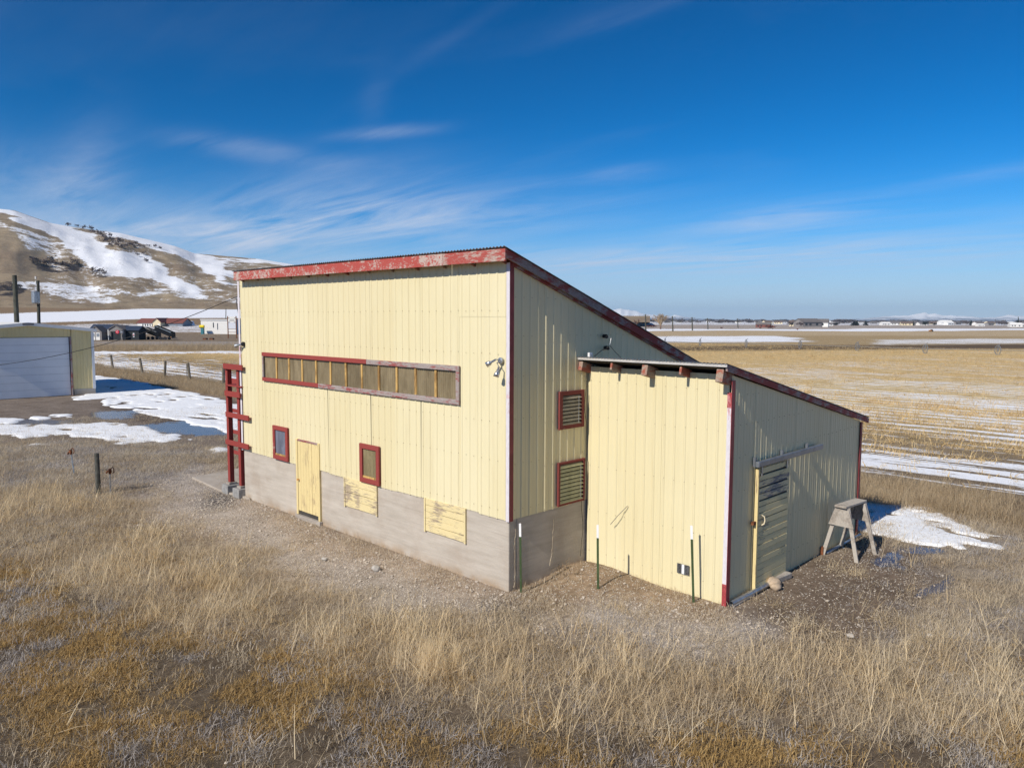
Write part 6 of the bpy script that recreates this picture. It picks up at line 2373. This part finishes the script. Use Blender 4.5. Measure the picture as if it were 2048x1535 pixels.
def thatch_keep(x, y, px, py):
    k = np.full(len(x), 0.80) * (0.18 + 0.82 * clump(x, y, 0.9, 15, 0.40, 0.58))
    k = np.where(in_poly(px, py, GRAVEL), 0.10 * clump(x, y, 0.9, 16, 0.45, 0.65), k)
    k = np.where(in_poly(px, py, FRONT_STRIP), 0.06, k)
    k = np.where(in_poly(px, py, GRAVEL_R), 0.30 * clump(x, y, 1.2, 18, 0.4, 0.6), k)
    k = np.where(in_poly(px, py, DIRT), 0.02, k)
    k = np.where(in_poly(px, py, MOSS), 0.13 * clump(x, y, 0.9, 19, 0.42, 0.6), k)
    k = np.where(in_poly(px, py, [(1015, 1185), (1170, 1100), (1460, 1215), (1200, 1222)]), 0.02, k)
    k = np.where(in_poly(px, py, LEFT_WET), 0.12, k)
    k = np.where((x > -9) | (y < 3), k, k * 0.6)
    for pl in PUDDLES:
        k = np.where(in_poly(px, py, pl), 0, k)
    return k


P = spread_pts(280000, -34, 14, -9, 13, thatch_keep)
scatter('dead_grass', T, P, rots_for(P, 0.15), sc_for(P, 0.6, 1.3))
# grey, brittle low weeds
T = [tuft('sage_tuft', s + 60, 26, 0.04, 0.13, 0.009, 1.9, 0.07, 'sage', curl=1.0, segs=3) for s in range(4)]
P = spread_pts(90000, -26, 13, -9, 13, lambda x, y, px, py: np.where(in_poly(px, py, MOSS), 0.75 * clump(x, y, 1.3, 25, 0.50, 0.60), 0) + np.where(in_poly(px, py, RIGHT_GRASS), 0.55 * clump(x, y, 0.6, 27, 0.40, 0.6) * (1 - sum(in_poly(px, py, q_) for q_ in PUDDLES)), 0)
               + np.where(in_poly(px, py, LEFT_GRASS), 0.55, 0) + np.where(in_poly(px, py, STRAW), 0.16 * clump(x, y, 0.9, 29, 0.45, 0.62), 0))
scatter('grey_weeds', T, P, rots_for(P, 0.2), sc_for(P, 0.7, 1.4))
# rust-coloured mossy grass at the near edge
T = [tuft('moss_tuft', s + 80, 44, 0.03, 0.085, 0.010, 1.7, 0.09, 'moss', curl=1.0, segs=2) for s in range(4)]
P = spread_pts(90000, -16, 12, -9.5, 8, lambda x, y, px, py: in_poly(px, py, MOSS) * (0.95 * clump(x, y, 1.7, 35, 0.47, 0.56) + 0.02) + 0.05 * in_poly(px, py, STRAW))
scatter('rusty_grass', T, P, rots_for(P, 0.2), sc_for(P, 0.7, 1.4))
# weeds along the fence and the road verge
T = [tuft('weed_tuft', s + 100, 26, 0.15, 0.50, 0.009, 1.3, 0.18, 'weed', curl=0.9) for s in range(4)]
P1 = spread_pts(42000, -85, 16, 12.4, 16.8, lambda x, y, px, py: np.where(in_poly(px, py, [(189, 748), (330, 772), (520, 815), (520, 900), (189, 900)]), 0, 0.42 * clump(x, y, 0.7, 45, 0.30, 0.55)))
P2 = spread_pts(60000, -230, -60, -60, 130, lambda x, y, px, py: ((road_st(x, y)[0] > -49) & (road_st(x, y)[0] < -26) & (road_st(x, y)[1] < 60)) * 0.8)
P3 = spread_pts(9000, 1, 14, 9, 13.5, lambda x, y, px, py: ((py < 1030) & (y > 13.0)) * 0.5)
P = np.concatenate([P1, P2, P3])
s = sc_for(P, 0.6, 1.25)
s[len(P1):len(P1) + len(P2)] *= 2.3
scatter('tall_weeds', T, P, rots_for(P, 0.15), s)
# corn stubble: leaf litter and cut stalks in rows along X
T = [tuft('corn_tuft', s + 120, 11, 0.15, 0.50, 0.038, 2.9, 0.22, 'corn_leaf', curl=0.5) for s in range(3)] + [tuft('corn_tuft', 131, 5, 0.10, 0.24, 0.028, 0.5, 0.14, 'corn_leaf', curl=0.2)]


def corn_keep(x, y, px, py):
    rr_ = np.hypot(x - EYE[0], y - EYE[1])
    s_, t_ = road_st(x, y)
    row = 0.5 + 0.5 * np.cos((y + 0.15 * np.sin(x * 0.8)) / 0.762 * 2 * math.pi)
    dens = np.interp(y, [16.6, 19, 24, 32, 45, 70, 140], [0.26, 0.34, 0.42, 0.46, 0.50, 0.50, 0.48])
    k = dens * 1.5 * (0.12 + 0.88 * row ** 2) * (0.15 + 1.0 * clump(x * 0.4, y * 1.6, 0.45, 55, 0.40, 0.62))
    return k * ((s_ < -56) | (t_ > 60)) * (rr_ < 170) * (px < 2500) * (px > -250)


P = np.concatenate([spread_pts(80000, -40, 22, 16.6, 45, corn_keep), spread_pts(150000, -110, 40, 45, 150, corn_keep), spread_pts(30000, -118, -35, 16.6, 45, corn_keep)])
sc_ = sc_for(P, 0.6, 1.15)
sc_[:, 2] *= 0.85
scatter('corn_stubble', T, P, rots_for(P, 0.15), sc_)
# pebbles
PB = []
for k in range(4):
    PB.append(MB().blob((0, 0, 0.3), 1.0, 200 + k, 0.28, 1, (1.2, 0.9, 0.6)).mesh('pebble', 'pebble_stone'))
P = spread_pts(330000, -20, 9, -7, 9, lambda x, y, px, py: np.where(in_poly(px, py, GRAVEL), 0.55, 0) + np.where(in_poly(px, py, GRAVEL_R), 0.75, 0) + np.where(in_poly(px, py, DIRT), 0.07, 0)
               + np.where(in_poly(px, py, [(1015, 1185), (1170, 1105), (1455, 1215), (1200, 1222)]), 0.16, 0) + np.where(in_poly(px, py, [(940, 1190), (1075, 1195), (1060, 1250), (960, 1250)]), 0.6, 0) + np.where(in_poly(px, py, FRONT_STRIP), 0.06, 0) + 0.006)
s = RNG.uniform(0.006, 0.017, len(P)) * (1 + 1.3 * (RNG.random(len(P)) < 0.04))
scatter('gravel', PB, P, rots_for(P, 0.3), np.stack([s, s, s], -1))
# a few wind-blown heaps of pale straw on the mud
T = [tuft('heap_tuft', s + 150, 16, 0.15, 0.40, 0.006, 2.0, 0.10, 'straw', curl=1.2) for s in range(3)]
hp = []
for (px, py, n, sx_) in ((1545, 1208, 14, 0.25), (1700, 1148, 22, 0.3), (1640, 1265, 30, 0.45), (1240, 1215, 16, 0.35), (1800, 1240, 26, 0.5), (1920, 1210, 30, 0.6), (860, 1330, 30, 0.3), (840, 1300, 20, 0.25), (600, 1010 + 90, 10, 0.3), (260, 1150, 20, 0.3)):
    c_ = on_ground(px, py)
    for i in range(n):
        x, y = c_[0] + random.gauss(0, sx_), c_[1] + random.gauss(0, sx_ * 0.6)
        hp.append((x, y, float(terrain(x, y))))
P = np.array(hp)
scatter('straw_heaps', T, P, rots_for(P, 0.3), sc_for(P, 0.7, 1.2))
# twigs against the foot of the shaded wall
b = MB()
rr = random.Random(5)
for k in range(14):
    c_ = on_ground(1140 + rr.uniform(-22, 14), 1140 + rr.uniform(-12, 8), 0.15)
    a = rr.uniform(0, 6.28)
    l_ = rr.uniform(0.12, 0.4)
    b.tube([tuple(c_), (c_[0] + math.cos(a) * l_ * 0.5, c_[1] + math.sin(a) * l_ * 0.3, c_[2] + rr.uniform(0.02, 0.15)), (c_[0] + math.cos(a) * l_, c_[1] + math.sin(a) * l_ * 0.5, c_[2] + rr.uniform(0, 0.22))], [0.006, 0.005, 0.003], 5)
tag(b.build('dead_twigs', 'twig'), kind='stuff')

# ------------------------------------------------------------------ air
t = bpy.data.materials.new('haze')
t.use_nodes = True
t.node_tree.nodes.clear()
mo = t.node_tree.nodes.new('ShaderNodeOutputMaterial')
pv = t.node_tree.nodes.new('ShaderNodeVolumePrincipled')
pv.inputs['Color'].default_value = (0.52, 0.76, 1.0, 1)
pv.inputs['Density'].default_value = 0.00008
pv.inputs['Anisotropy'].default_value = 0.0
t.node_tree.links.new(pv.outputs[0], mo.inputs['Volume'])
MATS['haze'] = t
o = MB().box(-9800, 9800, -9800, 9800, -7, 165).build('haze', 'haze')
tag(o, kind='stuff')

SC.cycles.use_denoising = True
SC.cycles.denoiser = 'OPENIMAGEDENOISE'
SC.cycles.denoising_input_passes = 'RGB_ALBEDO_NORMAL'
SC.cycles.denoising_prefilter = 'NONE'
SC.cycles.volume_bounces = 0
SC.cycles.max_bounces = 6
SC.cycles.use_adaptive_sampling = True
